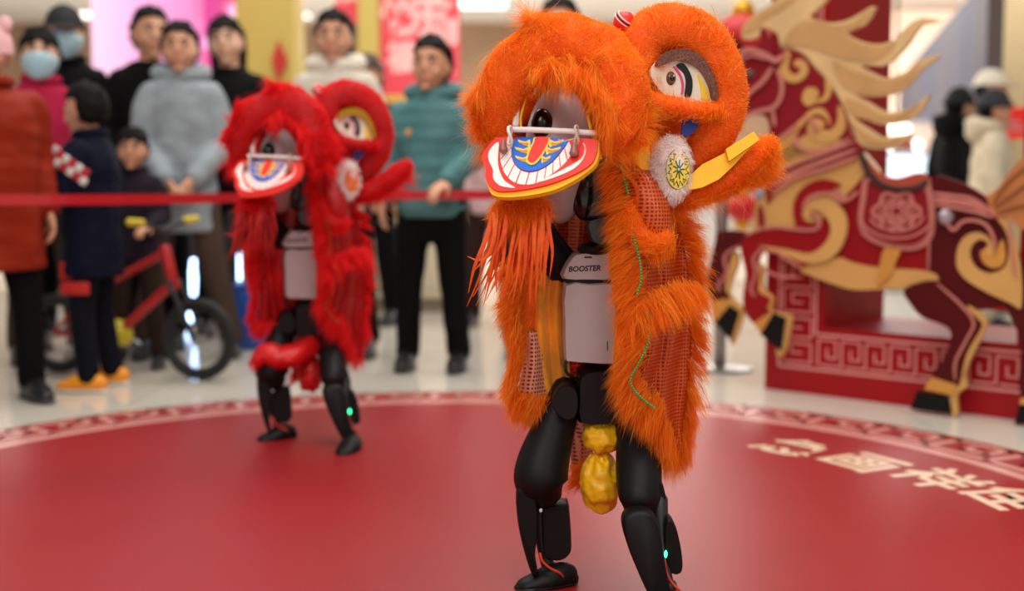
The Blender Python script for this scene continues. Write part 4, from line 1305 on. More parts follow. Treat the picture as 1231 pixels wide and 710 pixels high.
    jl('lip_white', [(192, 205), (140, 245), (112, 300), (122, 360), (150, 420), (150, 480), (180, 525), (230, 550), (320, 558), (245, 510), (205, 440), (188, 370), (190, 290)], RB['paint_w'], 0.002, 0.0016, jaw)
    jl('lip_white', [(845, 215), (862, 250), (845, 320), (780, 370), (650, 440), (515, 510), (620, 480), (770, 415), (845, 340), (868, 270), (860, 225)], RB['paint_w'], 0.002, 0.0016, jaw)
    # inner (tongue edge) and outer curves of the tooth row
    inn = crom([(328, 176), (300, 240), (297, 310), (325, 380), (385, 428), (460, 436), (540, 408), (620, 352), (690, 265), (740, 190)], 6)
    out = crom([(210, 262), (206, 330), (220, 400), (250, 460), (310, 515), (395, 535), (490, 522), (590, 465), (690, 385), (775, 285)], 6)
    def rs(P, t):
        P = np.array(P); s = np.concatenate([[0], np.cumsum(np.linalg.norm(P[1:] - P[:-1], axis=1))]); s /= s[-1]
        return np.stack([np.interp(t, s, P[:, 0]), np.interp(t, s, P[:, 1])], 1)
    nt_ = 11
    for k in range(nt_):
        t = np.linspace((k + 0.07) / nt_, (k + 0.93) / nt_, 5)
        a, b = rs(inn, t), rs(out, t)
        a = a + (b - a) * 0.06
        jl('tooth', [tuple(p) for p in a] + [tuple(p) for p in b[::-1]], RB['paint_w'], 0.002, 0.002, jaw, res=1)
    tg = jl('tongue', [(328, 176), (302, 235), (298, 310), (325, 380), (385, 424), (460, 432), (540, 404), (616, 350), (684, 265), (738, 190), (600, 178), (450, 172)], RB['paint_b'], 0.002, 0.003, jaw, res=2)
    FL = []
    for (x, y, sx, ln) in ((438, 205, -1, 95), (432, 262, -1, 112), (424, 330, -1, 100), (590, 205, 1, 110), (565, 262, 1, 112), (530, 330, 1, 70)):
        FL.append([(x, y - 14), (x + sx * ln * .35, y + 2), (x + sx * ln * .7, y - 6), (x + sx * ln, y - 14), (x + sx * ln * .85, y + 10), (x + sx * ln * .55, y + 26), (x + sx * ln * .2, y + 34), (x, y + 44)])
    for pts in FL:
        jl('flame', pts, RB['paint_y'], 0.005, 0.001, jaw, res=3)
        cxm = sum(p[0] for p in pts) / len(pts); cym = sum(p[1] for p in pts) / len(pts)
        jl('flame_core', [(cxm + (p[0] - cxm) * .7 , cym + 7 + (p[1] - cym) * .35) for p in pts], RB['paint_o'], 0.006, 0.001, jaw, res=3)
    jl('tongue_outline', [(478, 176), (592, 180), (568, 262), (520, 340), (482, 380), (448, 390), (415, 372), (410, 340), (432, 270), (462, 215)], RB['paint_y'], 0.0065, 0.001, jaw)
    jl('tongue_stripe', [(490, 177), (585, 181), (556, 260), (508, 335), (474, 366), (448, 374), (428, 360), (424, 338), (444, 275), (472, 218)], RB['paint_r'], 0.0072, 0.001, jaw)
    # rod, ties and bells
    mb = MB(); mb.tube([W(613, 155.5, 2.625), W(640, 156, 2.612), (W(680, 157.5, 2.595)), W(714, 160, 2.58)], 0.0062, 12); rod = mk(mb, 'jaw_rod', RB['rod'])
    for (x, y, Y) in ((613, 163, 2.60), (693, 162, 2.565)):
        mb = MB(); c_ = W(x, y, Y)
        mb.tube([c_ + Vector((0.004 * math.sin(a * 2), 0.012 * math.cos(a), 0.019 * math.sin(a))) for a in np.linspace(0, 2 * math.pi, 16, endpoint=False)], 0.0032 if x < 650 else 0.0022, 8, closed=True); mk(mb, 'tie', RB['rod'] if x < 650 else RB['string'], rod)
    for (x, y, Y, s) in ((605, 174, 2.605, 1.0), (690, 178, 2.56, 1.0)):
        mb = MB(); c_ = W(x, y, Y)
        mb.tube([c_ + Vector((0, 0, 0.010)), c_ + Vector((0, 0, 0.007)), c_ + Vector((0, 0, -0.002)), c_ + Vector((0, 0, -0.010))], [0.003, 0.0055, 0.0075, 0.010], 12, res=2); mk(mb, 'bell', RB['bell'], rod)
    mb = MB(); mb.tube([W(x, y, Y) for x, y, Y in [(694, 166, 2.56), (685, 168, 2.56), (676, 170, 2.565), (672, 168, 2.568)]], 0.0013, 6, res=3); mk(mb, 'tie_end', RB['string'], rod)
    # ---- beard: fur ball under the jaw and long locks
    mb = MB(); mb.ball(W(625, 252, 2.68), (0.052, 0.035, 0.032), 20, 12); V, F = mb.v[:], mb.f[:]
    bd = mk(mb, 'beard', basem)
    fur_on('fur', V, F, N(6500), 0.032, hw, fm, bd, B, 71 + seed, comb=(0, -.2, -.4))
    rr = random.Random(5 + seed)
    nl = 46
    for k in range(nl):
        u = k / (nl - 1)
        x0 = 590 + 68 * u + rr.uniform(-4, 4)
        y0 = 254 + rr.uniform(-6, 8)
        Y0 = 2.655 + rr.uniform(-0.015, 0.03)
        ln = rr.uniform(62, 112)
        x3 = x0 + (u - 0.75) * 22 + rr.uniform(-10, 8) - 6
        bow = rr.uniform(-8, 8)
        P = [W(x0, y0, Y0), W(x0 + (x3 - x0) * .1 + bow * .6, y0 + ln * .3, Y0 - .012), W(x0 + (x3 - x0) * .45 + bow, y0 + ln * .65, Y0 - .006), W(x3, y0 + ln, Y0 + .01)]
        r0 = rr.uniform(0.0028, 0.0050)
        mb = MB(); mb.tube(P, [(r0, r0 * .5), (r0 * 1.1, r0 * .5), (r0 * .8, r0 * .4), (r0 * .15, r0 * .15)], 7, res=4, up=(0, -1, 0))
        mk(mb, 'beard_lock', C['lock'][k % 2], bd)
    mb = MB(); mb.tube([W(*p) for p in [(602, 285, 2.66), (590, 305, 2.655), (576, 313, 2.65), (562, 308, 2.65)]], [0.004, 0.0035, 0.0025, 0.0006], 7, res=5); mk(mb, 'beard_lock', C['lock'][0], bd)
    return root

fo = fur_mat('orange_fur', '#fb780c', '#ffb034', 0.45)
fr = fur_mat('red_fur', '#e8101c', '#ff3436', 0.45)
LIN = mat('hood_lining_cloth', '#8a2c10', rough=0.8)
CO = dict(jawedge=RB['foam_y'], lining=LIN, fur=fo, base=mat('orange_backing', '#ea620a', rough=0.8), cloth=dotted_cloth('orange_sequin_cloth', '#d6540f', '#8a260a', 0.0085, 0.33, 0.35, 0.15, 1.0),
          satin=mat('orange_satin', '#f7a01a', rough=0.35, var=0.25, scale=14, sheen=0.4), mesh=dotted_cloth('pink_dotted_mesh', '#e09a7c', '#7c1c10', 0.0095, 0.30, 0.6),
          bundle=mat('yellow_satin', '#fdc01a', rough=0.36, var=0.12, scale=20, bump=0.3, bscale=60), rim=RB['foam_y'], eyerim=mat('brown_glitter', '#7d5046', rough=0.25, metal=0.4, var=0.5, scale=260),
          disc=RB['paint_y'], disc2=RB['paint_g'], earplate=RB['foam_y'], bead=RB['bead'],
          lock=[mat('orange_yarn', '#f0640c', rough=0.6, var=0.15, scale=60), mat('orange_red_yarn', '#e8540e', rough=0.6, var=0.15, scale=60)])
CR = dict(sash=True, jawedge=RB['paint_r'], lining=mat('hood_lining_red', '#6e0a0c', rough=0.8), fur=fr, base=mat('red_backing', '#b00a10', rough=0.8), cloth=dotted_cloth('red_sequin_cloth', '#c20f14', '#7c060a', 0.0085, 0.33, 0.35, 0.15, 1.0),
          satin=mat('red_satin', '#c81418', rough=0.35, var=0.25, scale=14), mesh=MATS.get('red_sequin_cloth'),
          bundle=mat('red_bundle_satin', '#d4161a', rough=0.36, var=0.15, scale=20, bump=0.3, bscale=60), rim=RB['paint_r'], eyerim=mat('gold_glitter', '#c09020', rough=0.25, metal=0.5, var=0.4, scale=260),
          disc=RB['paint_o'], disc2=mat('disc_red', '#c03416', rough=0.4), earplate=None, bead=mat('gold_bead', '#8a5a20', rough=0.3, metal=0.5),
          lock=[mat('red_yarn', '#c8141a', rough=0.6, var=0.15, scale=60), mat('dark_red_yarn', '#a80e12', rough=0.6, var=0.15, scale=60)])
lion_a = build_lion(CO, 1.0, 'black-legged robot in the orange furry lion costume, largest and in focus', 0)
lion_b = build_lion(CR, 0.38, 'black-legged robot in the red furry lion costume, behind and left of the orange one', 100)
RED_AT = G(374, 530) + Vector((0, 0, 0.005))
for lb_ in (lion_a, lion_b):
    for ch in lb_.children_recursive:
        zz = min(v.co.z for v in ch.data.vertices) + 0.005
        if zz < 0.005: print('LOW', lb_.name, ch.name, zz)
lion_b.location = RED_AT
lion_b.rotation_euler = (0, 0, math.radians(12.5))
lion_b.scale = (0.98,) * 3
# ------------------------------------------------------------ the watching crowd
def remesh(o, vox, it=2):
    r = o.modifiers.new('skin', 'REMESH')
    r.mode = 'VOXEL'
    r.voxel_size = vox
    r.use_smooth_shade = True
    s = o.modifiers.new('smooth', 'SMOOTH')
    s.factor = 0.5
    s.iterations = it

SKIN = [mat('skin_warm', '#cb9474', rough=0.5, var=0.05, scale=20), mat('skin_fair', '#d8a88c', rough=0.5, var=0.05, scale=20)]
HAIR = mat('black_hair', '#0c0908', rough=0.7, var=0.3, scale=90, spec=0.15)
BROWN_HAIR = mat('brown_hair', '#3a221a', rough=0.5, var=0.3, scale=90)
LIP = mat('lip_rose', '#a65a50', rough=0.5)
EYEW = mat('eye_white', '#d8d2cc', rough=0.3)
EYEK = mat('eye_dark', '#1a1210', rough=0.2)

def hand(mb, wr, d, n, curl=0.5, s=1.0, side=1):
    d = d.normalized()
    n = (n - d * n.dot(d))
    n = n.normalized() if n.length > 1e-4 else d.orthogonal().normalized()
    l = d.cross(n) * side
    R = Matrix((l, n, d)).transposed()
    mb.ball(wr + d * 0.045 * s, (0.042 * s, 0.019 * s, 0.055 * s), 14, 10, R)
    for k, ln in enumerate((0.068, 0.080, 0.075, 0.058)):
        b = wr + d * 0.085 * s + l * (0.030 - 0.02 * k) * s
        p1 = b + d * ln * .45 * s + n * curl * .012 * s
        dd = (d * (1 - curl * .7) + n * curl).normalized()
        p2 = p1 + dd * ln * .33 * s
        p3 = p2 + (d * (1 - curl * 1.3) + n * curl * 1.4).normalized() * ln * .25 * s
        mb.tube([b - d * 0.02 * s, b, p1, p2, p3], [0.0105 * s, 0.0105 * s, 0.0095 * s, 0.0090 * s, 0.008 * s], 8, res=2)
    b = wr + d * 0.025 * s + l * 0.035 * s
    mb.tube([b, b + (l * .7 + d * .7) * 0.04 * s, b + (l * .5 + d + n * .5) * 0.062 * s], [0.014 * s, 0.0115 * s, 0.009 * s], 8, res=2)

def person(px, Y, H, face, label, group=None, skin=0, hair='short', hairm=None, jacket=None, pants=None, shoes=None, arms=None, hs=1.0, yaw=0.0, nod=0.0,
           puff=0.03, quilt=0.0, hem=0.80, hood=None, mask=None, hat=None, stance=0.10, fat=1.0, turtleneck=False, extras=None, lean=0.0, fur_hood=False, collar=True):
    """a standing figure: face = direction it looks along on the floor; arms = (elbow, wrist) pairs in body space"""
    x = W(px, 300, Y).x
    rz = math.atan2(face[0], -face[1])
    root = empty('person', (x, Y, 0), rz, label, 'person', group, H / 1.70)
    sk = SKIN[skin]
    hairm = hairm or HAIR
    mb = MB()
    f = fat * 0.86
    puff = puff * 0.55
    hs = hs * 1.09
    torso = [((0, 0, 0.84), (0.150 * f, 0.105 * f)), ((0, 0, 0.95), (0.150 * f, 0.108 * f)), ((0, 0.0, 1.10), (0.132 * f, 0.10 * f)), ((0, 0, 1.25), (0.150 * f, 0.108 * f)), ((0, 0.01, 1.36), (0.165 * f, 0.100 * f)), ((0, 0.015, 1.42), (0.120, 0.075)), ((0, 0.015, 1.455), (0.060, 0.056))]
    mb.tube([p for p, r in torso], [r for p, r in torso], 20, res=3, up=(0, -1, 0))
    mb.tube([(0, 0.015, 1.38), (0, 0.005, 1.45), (0, 0.0, 1.53)], [0.062, 0.055, 0.054], 14, res=2)
    M = Matrix.Translation((0, 0.0, 1.49)) @ Matrix.Rotation(yaw, 4, 'Z') @ Matrix.Rotation(nod, 4, 'X') @ Matrix.Rotation(lean, 4, 'Y') @ Matrix.Scale(hs, 4) @ Matrix.Translation((0, 0, -1.49))
    hc = Vector((0, -0.012, 1.585))
    def head_pt(d):
        x_, y_, z_ = d
        w = 1.0 - (0.30 * (-z_) ** 1.6 if z_ < 0 else 0.05 * z_ * z_)
        p = Vector((0.075 * x_ * w, 0.094 * y_ * (1 - 0.12 * max(0, -z_)), 0.116 * z_))
        if z_ < -0.2 and y_ < 0:
            p.y -= 0.010 * (-z_)
        return hc + p
    n0 = len(mb.v)
    mb.ball((0, 0, 0), 1.0, 26, 20)
    for i in range(n0, len(mb.v)):
        mb.v[i] = tuple(head_pt(mb.v[i]))
    mb.ball(hc + Vector((0, -0.094, -0.018)), (0.0135, 0.017, 0.022), 10, 8)
    mb.tube([hc + Vector((0, -0.084, 0.022)), hc + Vector((0, -0.098, -0.012))], [0.007, 0.011], 8)
    mb.ball(hc + Vector((0, -0.083, -0.060)), (0.026, 0.013, 0.012), 10, 8)
    mb.ball(hc + Vector((0, -0.080, -0.096)), (0.024, 0.018, 0.016), 10, 8)
    for s in (-1, 1):
        mb.ball(hc + Vector((s * 0.076, 0.012, -0.012)), (0.011, 0.020, 0.031), 8, 8)
        mb.tube([hc + Vector((s * .015, -0.087, 0.026)), hc + Vector((s * .045, -0.076, 0.026))], 0.008, 6)
        mb.ball(hc + Vector((s * 0.040, -0.064, -0.030)), (0.026, 0.02, 0.024), 8, 8)
    for i in range(n0, len(mb.v)):
        mb.v[i] = tuple(M @ Vector(mb.v[i]))
    A = arms or (((0.235, 0.03, 1.12), (0.25, -0.05, 0.88)), ((-0.235, 0.03, 1.12), (-0.25, -0.05, 0.88)))
    SH = []
    for s, (e, w) in zip((1, -1), A):
        sh = Vector((s * 0.178 * f, 0.01, 1.375))
        e, w = Vector(e), Vector(w)
        e.x *= 0.88; w.x *= 0.9
        SH.append((s, sh, e, w))
        mb.tube([sh, sh.lerp(e, .5), e, e.lerp(w, .5), w], [0.048, 0.046, 0.039, 0.036, 0.026], 12, res=3)
        d = (w - e)
        nn = Vector((-s, 0.2, 0)) if d.z < -0.5 * d.length else Vector((0, 0.1, -1))
        hand(mb, w, d, nn, 0.6, 1.0, s)
    LG = []
    for s in (-1, 1):
        hp_, kn, an = Vector((s * 0.088, 0, 0.88)), Vector((s * (0.09 + stance * .3), -0.015, 0.48)), Vector((s * (0.05 + stance), 0.02, 0.09))
        LG.append((s, hp_, kn, an))
        mb.tube([hp_, hp_.lerp(kn, .5), kn, kn.lerp(an, .4), an], [0.085, 0.070, 0.052, 0.052, 0.036], 12, res=3)
        mb.ball(an + Vector((0, -0.05, -0.045)), (0.036, 0.10, 0.035), 12, 8)
    body = mb.build('body', sk, root)
    remesh(body, 0.0095, 2)
    def onhead(mb_, name, m, par=body):
        mb_.v = [tuple(M @ Vector(v)) for v in mb_.v]
        return mb_.build(name, m, par)
    # face
    for s in (-1, 1):
        mb = MB(); mb.ball(hc + Vector((s * 0.031, -0.0835, 0.010)), (0.0135, 0.006, 0.0062), 10, 6); e = onhead(mb, 'eye', EYEW)
        mb = MB(); mb.ball(hc + Vector((s * 0.031, -0.0875, 0.010)), (0.0068, 0.004, 0.0066), 8, 6); onhead(mb, 'iris', EYEK)
        mb = MB(); mb.tube([hc + Vector((s * 0.014, -0.094, 0.031)), hc + Vector((s * 0.032, -0.092, 0.037)), hc + Vector((s * 0.050, -0.080, 0.031))], [(0.004, 0.005), (0.005, 0.006), (0.003, 0.003)], 6, res=3); onhead(mb, 'eyebrow', hairm)
    if not mask:
        mb = MB(); mb.tube([hc + Vector((-0.024, -0.086, -0.060)), hc + Vector((0, -0.0965, -0.060)), hc + Vector((0.024, -0.086, -0.060))], [(0.003, 0.003), (0.004, 0.007), (0.003, 0.003)], 8, res=4); onhead(mb, 'mouth', LIP)
    else:
        V, F = [], []
        nu, nv = 12, 8
        for i in range(nv + 1):
            for j in range(nu + 1):
                a = math.radians(-78 + 156 * j / nu)
                z_ = 0.005 - 0.125 * i / nv + -0.034 * (abs(j / nu - .5) * 2) ** 2 * (1 - 2 * i / nv)
                r_ = 1.10 + 0.10 * math.sin(math.pi * i / nv) * math.cos(a)
                q = head_pt((math.sin(a) * .96, -math.cos(a), max(-.95, z_ / 0.116)))
                c_ = Vector((hc.x, hc.y, q.z))
                V.append(c_ + (Vector((math.sin(a) * 0.079, -math.cos(a) * 0.098 - 0.012 * math.cos(a), 0))) * (r_ * (1 - 0.30 * (i / nv) ** 1.6)) + Vector((0, 0, z_ - q.z + hc.z)))
        for i in range(nv):
            for j in range(nu):
                a = i * (nu + 1) + j
                F.append((a, a + 1, a + nu + 2, a + nu + 1))
        mb = MB().add(V, F); o = onhead(mb, 'face_mask', mask, root)
        sm = o.modifiers.new('thickness', 'SOLIDIFY'); sm.thickness = 0.003
    # hair
    if hair:
        mb = MB(); mb.ball((0, 0, 0), 1.0, 30, 22)
        V = []
        for v in mb.v:
            x_, y_, z_ = v
            line = {'short': 0.52, 'bangs': 0.34, 'long': 0.36}[hair]
            g = 1.0
            p = hc + Vector((0.094 * x_, 0.014 + 0.112 * y_, 0.012 + 0.127 * z_))
            # pull the front below the hairline back behind the face
            line2 = line + 0.16 * noise.noise(Vector((x_ * 4.5 + px, 0, 0))) - 0.10 * abs(x_)
            y0_ = 0.08 if hair != 'long' else -0.12
            if y_ < y0_ and z_ < line2:
                t = min(1, (line2 - z_) / 0.22) * min(1, (y0_ - y_) / 0.3)
                p.y += t * 0.10 * (0.6 - y_ * .4)
                p.x *= 1 - 0.22 * t
            if z_ < -0.45 and hair in ('short', 'bangs'):
                p.z = hc.z - 0.05 + (p.z - hc.z + 0.05) * 0.35
            if hair == 'long' and z_ < -0.1:
                p.z -= 0.16 * (-z_ - .1) * (1.2 if y_ > -0.2 else 0.3)
            dn = noise.noise(p * 38 + Vector((px, 0, 0))) * 0.015 + noise.noise(p * 80) * 0.008
            p += (p - hc).normalized() * dn
            if hat:
                p = hc + (p - hc) * 0.90
                p.z = min(p.z, hc.z + 0.055)
            V.append(tuple(p))
        mb.v = V
        onhead(mb, 'hair', hairm, root)
    if hat:
        kind, hm = hat
        mb = MB()
        n1 = len(mb.v); mb.ball((0, 0, 0), 1.0, 26, 18)
        for i in range(n1, len(mb.v)):
            x_, y_, z_ = mb.v[i]
            z2 = max(z_, 0.12 if kind != 'plush' else -0.2)
            mb.v[i] = tuple(hc + Vector((0.094 * x_, 0.006 + 0.112 * y_, 0.012 + (0.128 if kind != 'beanie' else 0.135) * z2)))
        hatob = onhead(mb, 'hat', hm, root)
        if kind in ('cap', 'peaked'):
            mb = MB(); mb.tube([hc + Vector((0, -0.085, 0.030)), hc + Vector((0, -0.125, 0.028)), hc + Vector((0, -0.165, 0.018))], [(0.078, 0.006), (0.072, 0.006), (0.045, 0.005)], 14, res=3, up=(0, 0, 1)); onhead(mb, 'brim', hm, hatob)
        elif kind == 'beanie':
            mb = MB(); mb.tube([hc + Vector((0.096 * math.cos(a), 0.006 + 0.113 * math.sin(a), 0.03)) for a in np.linspace(0, 2 * math.pi, 20, endpoint=False)], 0.014, 8, closed=True); onhead(mb, 'cuff', hm, hatob)
        else:
            for s in (-1, 1):
                mb = MB(); mb.ball(hc + Vector((s * 0.07, -0.03, 0.11)), (0.03, 0.02, 0.035), 12, 8); onhead(mb, 'plush_ear', hm, hatob)
                mb = MB(); mb.ball(hc + Vector((s * 0.035, -0.098, 0.055)), (0.012, 0.008, 0.014), 10, 8); onhead(mb, 'plush_eye', EYEK, hatob)
    # trousers and shoes
    if pants:
        mb = MB()
        mb.tube([(0, 0, 0.78), (0, 0, 0.86), (0, 0, 0.95), (0, 0, 1.02)], [(0.150 * f, 0.115 * f), (0.168 * f, 0.125 * f), (0.162 * f, 0.122 * f), (0.15 * f, 0.115 * f)], 20, res=3, up=(0, -1, 0))
        for s, hp_, kn, an in LG:
            mb.tube([hp_ + Vector((0, 0, .02)), hp_.lerp(kn, .5), kn, kn.lerp(an, .5), an + Vector((0, 0.01, 0.0))], [0.104 * f, 0.092 * f, 0.074, 0.068, 0.064], 16, res=4)
        n1 = len(mb.v)
        for i in range(n1):
            v = Vector(mb.v[i]); mb.v[i] = tuple(v + Vector((1, 1, 0)) * 0.007 * noise.noise(Vector((v.x * 9, v.y * 9, v.z * 16 + px))))
        o = mb.build('trousers', pants, root); remesh(o, 0.013, 3)
    if shoes:
        for s, hp_, kn, an in LG:
            mb = MB()
            c_ = an + Vector((0, 0, -an.z))
            mb.tube([c_ + Vector((0, 0.085, 0.05)), c_ + Vector((0, 0.05, 0.058)), c_ + Vector((0, -0.02, 0.062)), c_ + Vector((0, -0.10, 0.045)), c_ + Vector((0, -0.165, 0.034))], [(0.034, 0.045), (0.043, 0.056), (0.046, 0.058), (0.050, 0.040), (0.036, 0.026)], 14, res=3, up=(0, 0, 1))
            mb.v = [(v[0], v[1], max(v[2], 0.004)) for v in mb.v]
            so = mb.build('shoe', shoes[0], root)
            mb = MB()
            V, F = tube_vf([c_ + Vector((0, 0.10, 0.012)), c_ + Vector((0, 0.0, 0.012)), c_ + Vector((0, -0.10, 0.012)), c_ + Vector((0, -0.185, 0.014))], [(0.034, 0.012), (0.048, 0.012), (0.053, 0.012), (0.034, 0.010)], 12, True, 3, up=(0, 0, 1))
            mb.add([(v.x, v.y, max(v.z, 0.0006)) for v in V], F); mb.build('sole', shoes[1], so)
    # jacket
    if jacket:
        p = puff
        rows = [((0, 0, hem), (0.172 * f + p, 0.128 * f + p)), ((0, 0, hem + 0.08), (0.176 * f + p, 0.132 * f + p)), ((0, 0, 1.05), (0.162 * f + p, 0.125 * f + p)), ((0, 0, 1.22), (0.168 * f + p, 0.122 * f + p)), ((0, 0.01, 1.34), (0.176 * f + p * .7, 0.112 * f + p * .8)), ((0, 0.015, 1.415), (0.135 + p * .5, 0.088 + p * .5)), ((0, 0.01, 1.465), (0.078 + p * .3, 0.074 + p * .3))]
        mb = MB()
        V, F = tube_vf([r[0] for r in rows], [r[1] for r in rows], 28, True, 8, up=(0, -1, 0), capk=0.05)
        def crease(v, ax=None):
            a = 0.016 * noise.noise(Vector((v.x * 7 + px, v.y * 7, v.z * 9))) + 0.008 * noise.noise(Vector((v.x * 14 + px, v.y * 14, v.z * 24)))
            if quilt:
                a += quilt * (abs(math.sin(v.z * math.pi / 0.075)) - 0.6)
            return a
        V = [v + Vector((v.x, v.y, 0)).normalized() * crease(v) if (v.x or v.y) else v for v in V]
        mb.add(V, F)
        for s, sh, e, w in SH:
            r = 0.052 + p * 0.65
            V, F = tube_vf([sh + Vector((-s * .02, 0, -.005)), sh.lerp(e, .3), sh.lerp(e, .7), e, e.lerp(w, .4), e.lerp(w, .92)], [r * 1.12, r * 1.12, r * 1.05, r, r * .92, r * .78], 16, True, 6)
            ax = (w - e).normalized()
            out = []
            for v in V:
                t = (v - e).dot(ax)
                k = e + ax * t if t > 0 else sh.lerp(e, max(0, min(1, (v - sh).dot(e - sh) / (e - sh).length_squared)))
                dd = (v - k)
                am = (quilt * (abs(math.sin((v - sh).length * math.pi / 0.07)) - .6) if quilt else 0) + 0.007 * noise.noise(v * 14)
                out.append(v + (dd.normalized() * am if dd.length > 1e-5 else dd))
            mb.add(out, F)
        if turtleneck:
            mb.tube([(0, 0.01, 1.42), (0, 0.004, 1.49)], [0.078, 0.066], 16, res=2)
        jk = mb.build('jacket', jacket, root)
        remesh(jk, 0.013, 3)
        if hood is not None:
            mb = MB()
            mb.tube([(0.115 * math.sin(a), 0.035 - 0.100 * math.cos(a) + 0.02, 1.455 + 0.045 * (1 - math.cos(a)) * .5) for a in np.linspace(0, 2 * math.pi, 18, endpoint=False)], 0.034 + 0.3 * p, 12, closed=True, res=2)
            mb.ball((0, 0.12, 1.45), (0.13, 0.07, 0.10), 16, 10)
            mb.v = [tuple(Vector(v) + Vector((1, 1, 1)) * 0.012 * noise.noise(Vector(v) * 22)) for v in mb.v]
            o = mb.build('hood', hood, root); remesh(o, 0.013, 2)
            if fur_hood:
                V = [o_ for o_ in mb.v]
        elif collar:
            mb = MB()
            mb.tube([(0.082 * math.sin(a), 0.008 - 0.078 * math.cos(a), 1.462 + 0.02 * (1 - math.cos(a)) * .5) for a in np.linspace(0, 2 * math.pi, 18, endpoint=False)], 0.020 + 0.2 * p, 10, closed=True, res=2)
            mb.build('collar', jacket, jk)
    if extras:
        extras(root, body)
    return root

CL = lambda n, c, **k: mat(n, c, rough=k.get('rough', 0.75), var=k.get('var', 0.10), scale=k.get('scale', 9), bump=k.get('bump', 0.25), bscale=k.get('bscale', 28), spec=0.12)
black_cloth = CL('black_cloth', '#08080a')
black_trousers = CL('black_trousers', '#060608')
navy_cloth = CL('navy_cloth', '#141a34')
dark_shoe = (mat('black_shoe', '#101012', rough=0.4), mat('grey_sole', '#3a3a3c', rough=0.7))
blue_mask = mat('blue_mask', '#a9c9d6', rough=0.8, var=0.03)
fwd = ((0.235, 0.0, 1.13), (0.14, -0.20, 1.06)), ((-0.235, 0.0, 1.13), (-0.14, -0.20, 1.06))

person(-4, 5.2, 1.56, (0.55, -0.6), 'person in a rust red quilted coat with pink plush hat at the left edge', jacket=CL('rust_coat', '#86240f', rough=.6), pants=black_trousers, shoes=dark_shoe, hair='short', hat=('plush', mat('pink_plush', '#e6b4b8', rough=0.9)), puff=0.06, hem=0.62, fat=1.2, quilt=0.006, yaw=-0.5)
person(56, 6.45, 1.68, (0.35, -0.8), 'masked person in a magenta and red jacket beside the rust coat', skin=1, hair='bangs', mask=blue_mask, jacket=CL('magenta_jacket', '#a81c40'), pants=CL('brown_trousers', '#3a2a24'), shoes=dark_shoe, yaw=-0.1, hem=0.78)
person(86, 7.0, 1.86, (0.25, -0.9), 'masked person in black coat and black cap at the back left', skin=1, hair='short', mask=blue_mask, hat=('peaked', mat('black_cap', '#141518', rough=.8)), jacket=black_cloth, pants=black_trousers, shoes=dark_shoe, hem=0.75, turtleneck=True)

def kid_extra(root, body):
    # red and white checked band over the near shoulder, red panels on the near trouser side
    rw = mat('check_red', '#b8202c', rough=.7); ww = mat('check_white', '#d8d4d0', rough=.7)
    for k in range(6):
        for j in range(2):
            t = k / 5
            mb = MB(); mb.box((0.262 + 0.030 * t + 0.004 * j - (0.03 if k == 0 else 0), -0.085 + 0.20 * t - 0.012 * j, 1.375 - 0.125 * t - 0.045 * j), (0.02, 0.040, 0.044), R=Matrix.Rotation(-0.55, 3, 'X'), bev=0.006)
            mb.build('check_patch', rw if (k + j) % 2 else ww, root)
    mb = MB(); mb.box((0.185, -0.02, 0.60), (0.03, 0.17, 0.075), bev=0.012); mb.build('pocket_panel', mat('pocket_red', '#b81e18', rough=.6), root)
    mb = MB(); mb.box((0.180, -0.07, 0.70), (0.03, 0.08, 0.10), bev=0.012); mb.build('pocket_panel', MATS['pocket_red'], root)
person(111, 5.60, 1.32, (-0.95, 0.12), 'child in a navy jacket with checked shoulder and orange sneakers, turned to the left', jacket=CL('navy_jacket', '#0a0e22'), pants=CL('dark_navy_trousers', '#080a14'), shoes=(mat('orange_sneaker', '#e8900c', rough=.5), mat('white_sole', '#d8d2c8', rough=.6)), hs=1.12, hair='short', arms=(((0.25, -0.06, 1.14), (0.20, -0.26, 1.20)), ((-0.24, 0.0, 1.12), (-0.20, -0.24, 1.15))), hem=0.66, puff=0.07, fat=1.15, extras=kid_extra, stance=0.10, yaw=-0.3, nod=0.1)
person(163, 6.22, 1.15, (0.1, -0.9), 'small child in dark clothes between navy jacket and grey parka', hs=1.16, jacket=CL('plum_jacket', '#241c28'), pants=CL('brown_child_trousers', '#2e211c'), shoes=dark_shoe, arms=fwd, hair='bangs')
person(186, 6.95, 1.85, (0.3, -0.9), 'person in a black jacket standing behind the grey parka', jacket=CL('black_jacket', '#070708'), pants=black_trousers, shoes=dark_shoe, yaw=0.2, lean=0.05, hem=0.78, collar=False, stance=0.04)
person(222, 6.62, 1.73, (0.15, -0.9), 'person in a pale grey hooded parka and brown trousers behind the bicycle', jacket=CL('grey_parka', '#8f989e', bump=.35, var=.14), hood=MATS['grey_parka'], pants=CL('taupe_trousers', '#4a3a32'), shoes=dark_shoe, arms=(((0.225, -0.02, 1.10), (0.07, -0.22, 0.92)), ((-0.225, -0.02, 1.10), (-0.06, -0.22, 0.91))), puff=0.05, hem=0.66, stance=0.18)
person(280, 7.5, 1.87, (0.05, -0.9), 'person with long dark fringe in a black sweater left of the red lion', hair='long', jacket=CL('black_sweater', '#070809'), pants=black_trousers, shoes=dark_shoe, lean=-0.12, collar=False, arms=(((0.24, -0.03, 1.12), (0.02, -0.24, 1.10)), ((-0.24, -0.03, 1.12), (-0.02, -0.22, 1.13))), skin=1)
person(405, 6.65, 1.79, (0.0, -0.9), 'person in a fluffy white hooded coat behind the red lion', skin=0, hair='short', jacket=CL('white_coat', '#cfc6b8', bump=.5), hood=CL('white_fluffy', '#e2d8c8', bump=.9, bscale=60), pants=black_trousers, shoes=dark_shoe, puff=0.05, hem=0.66)
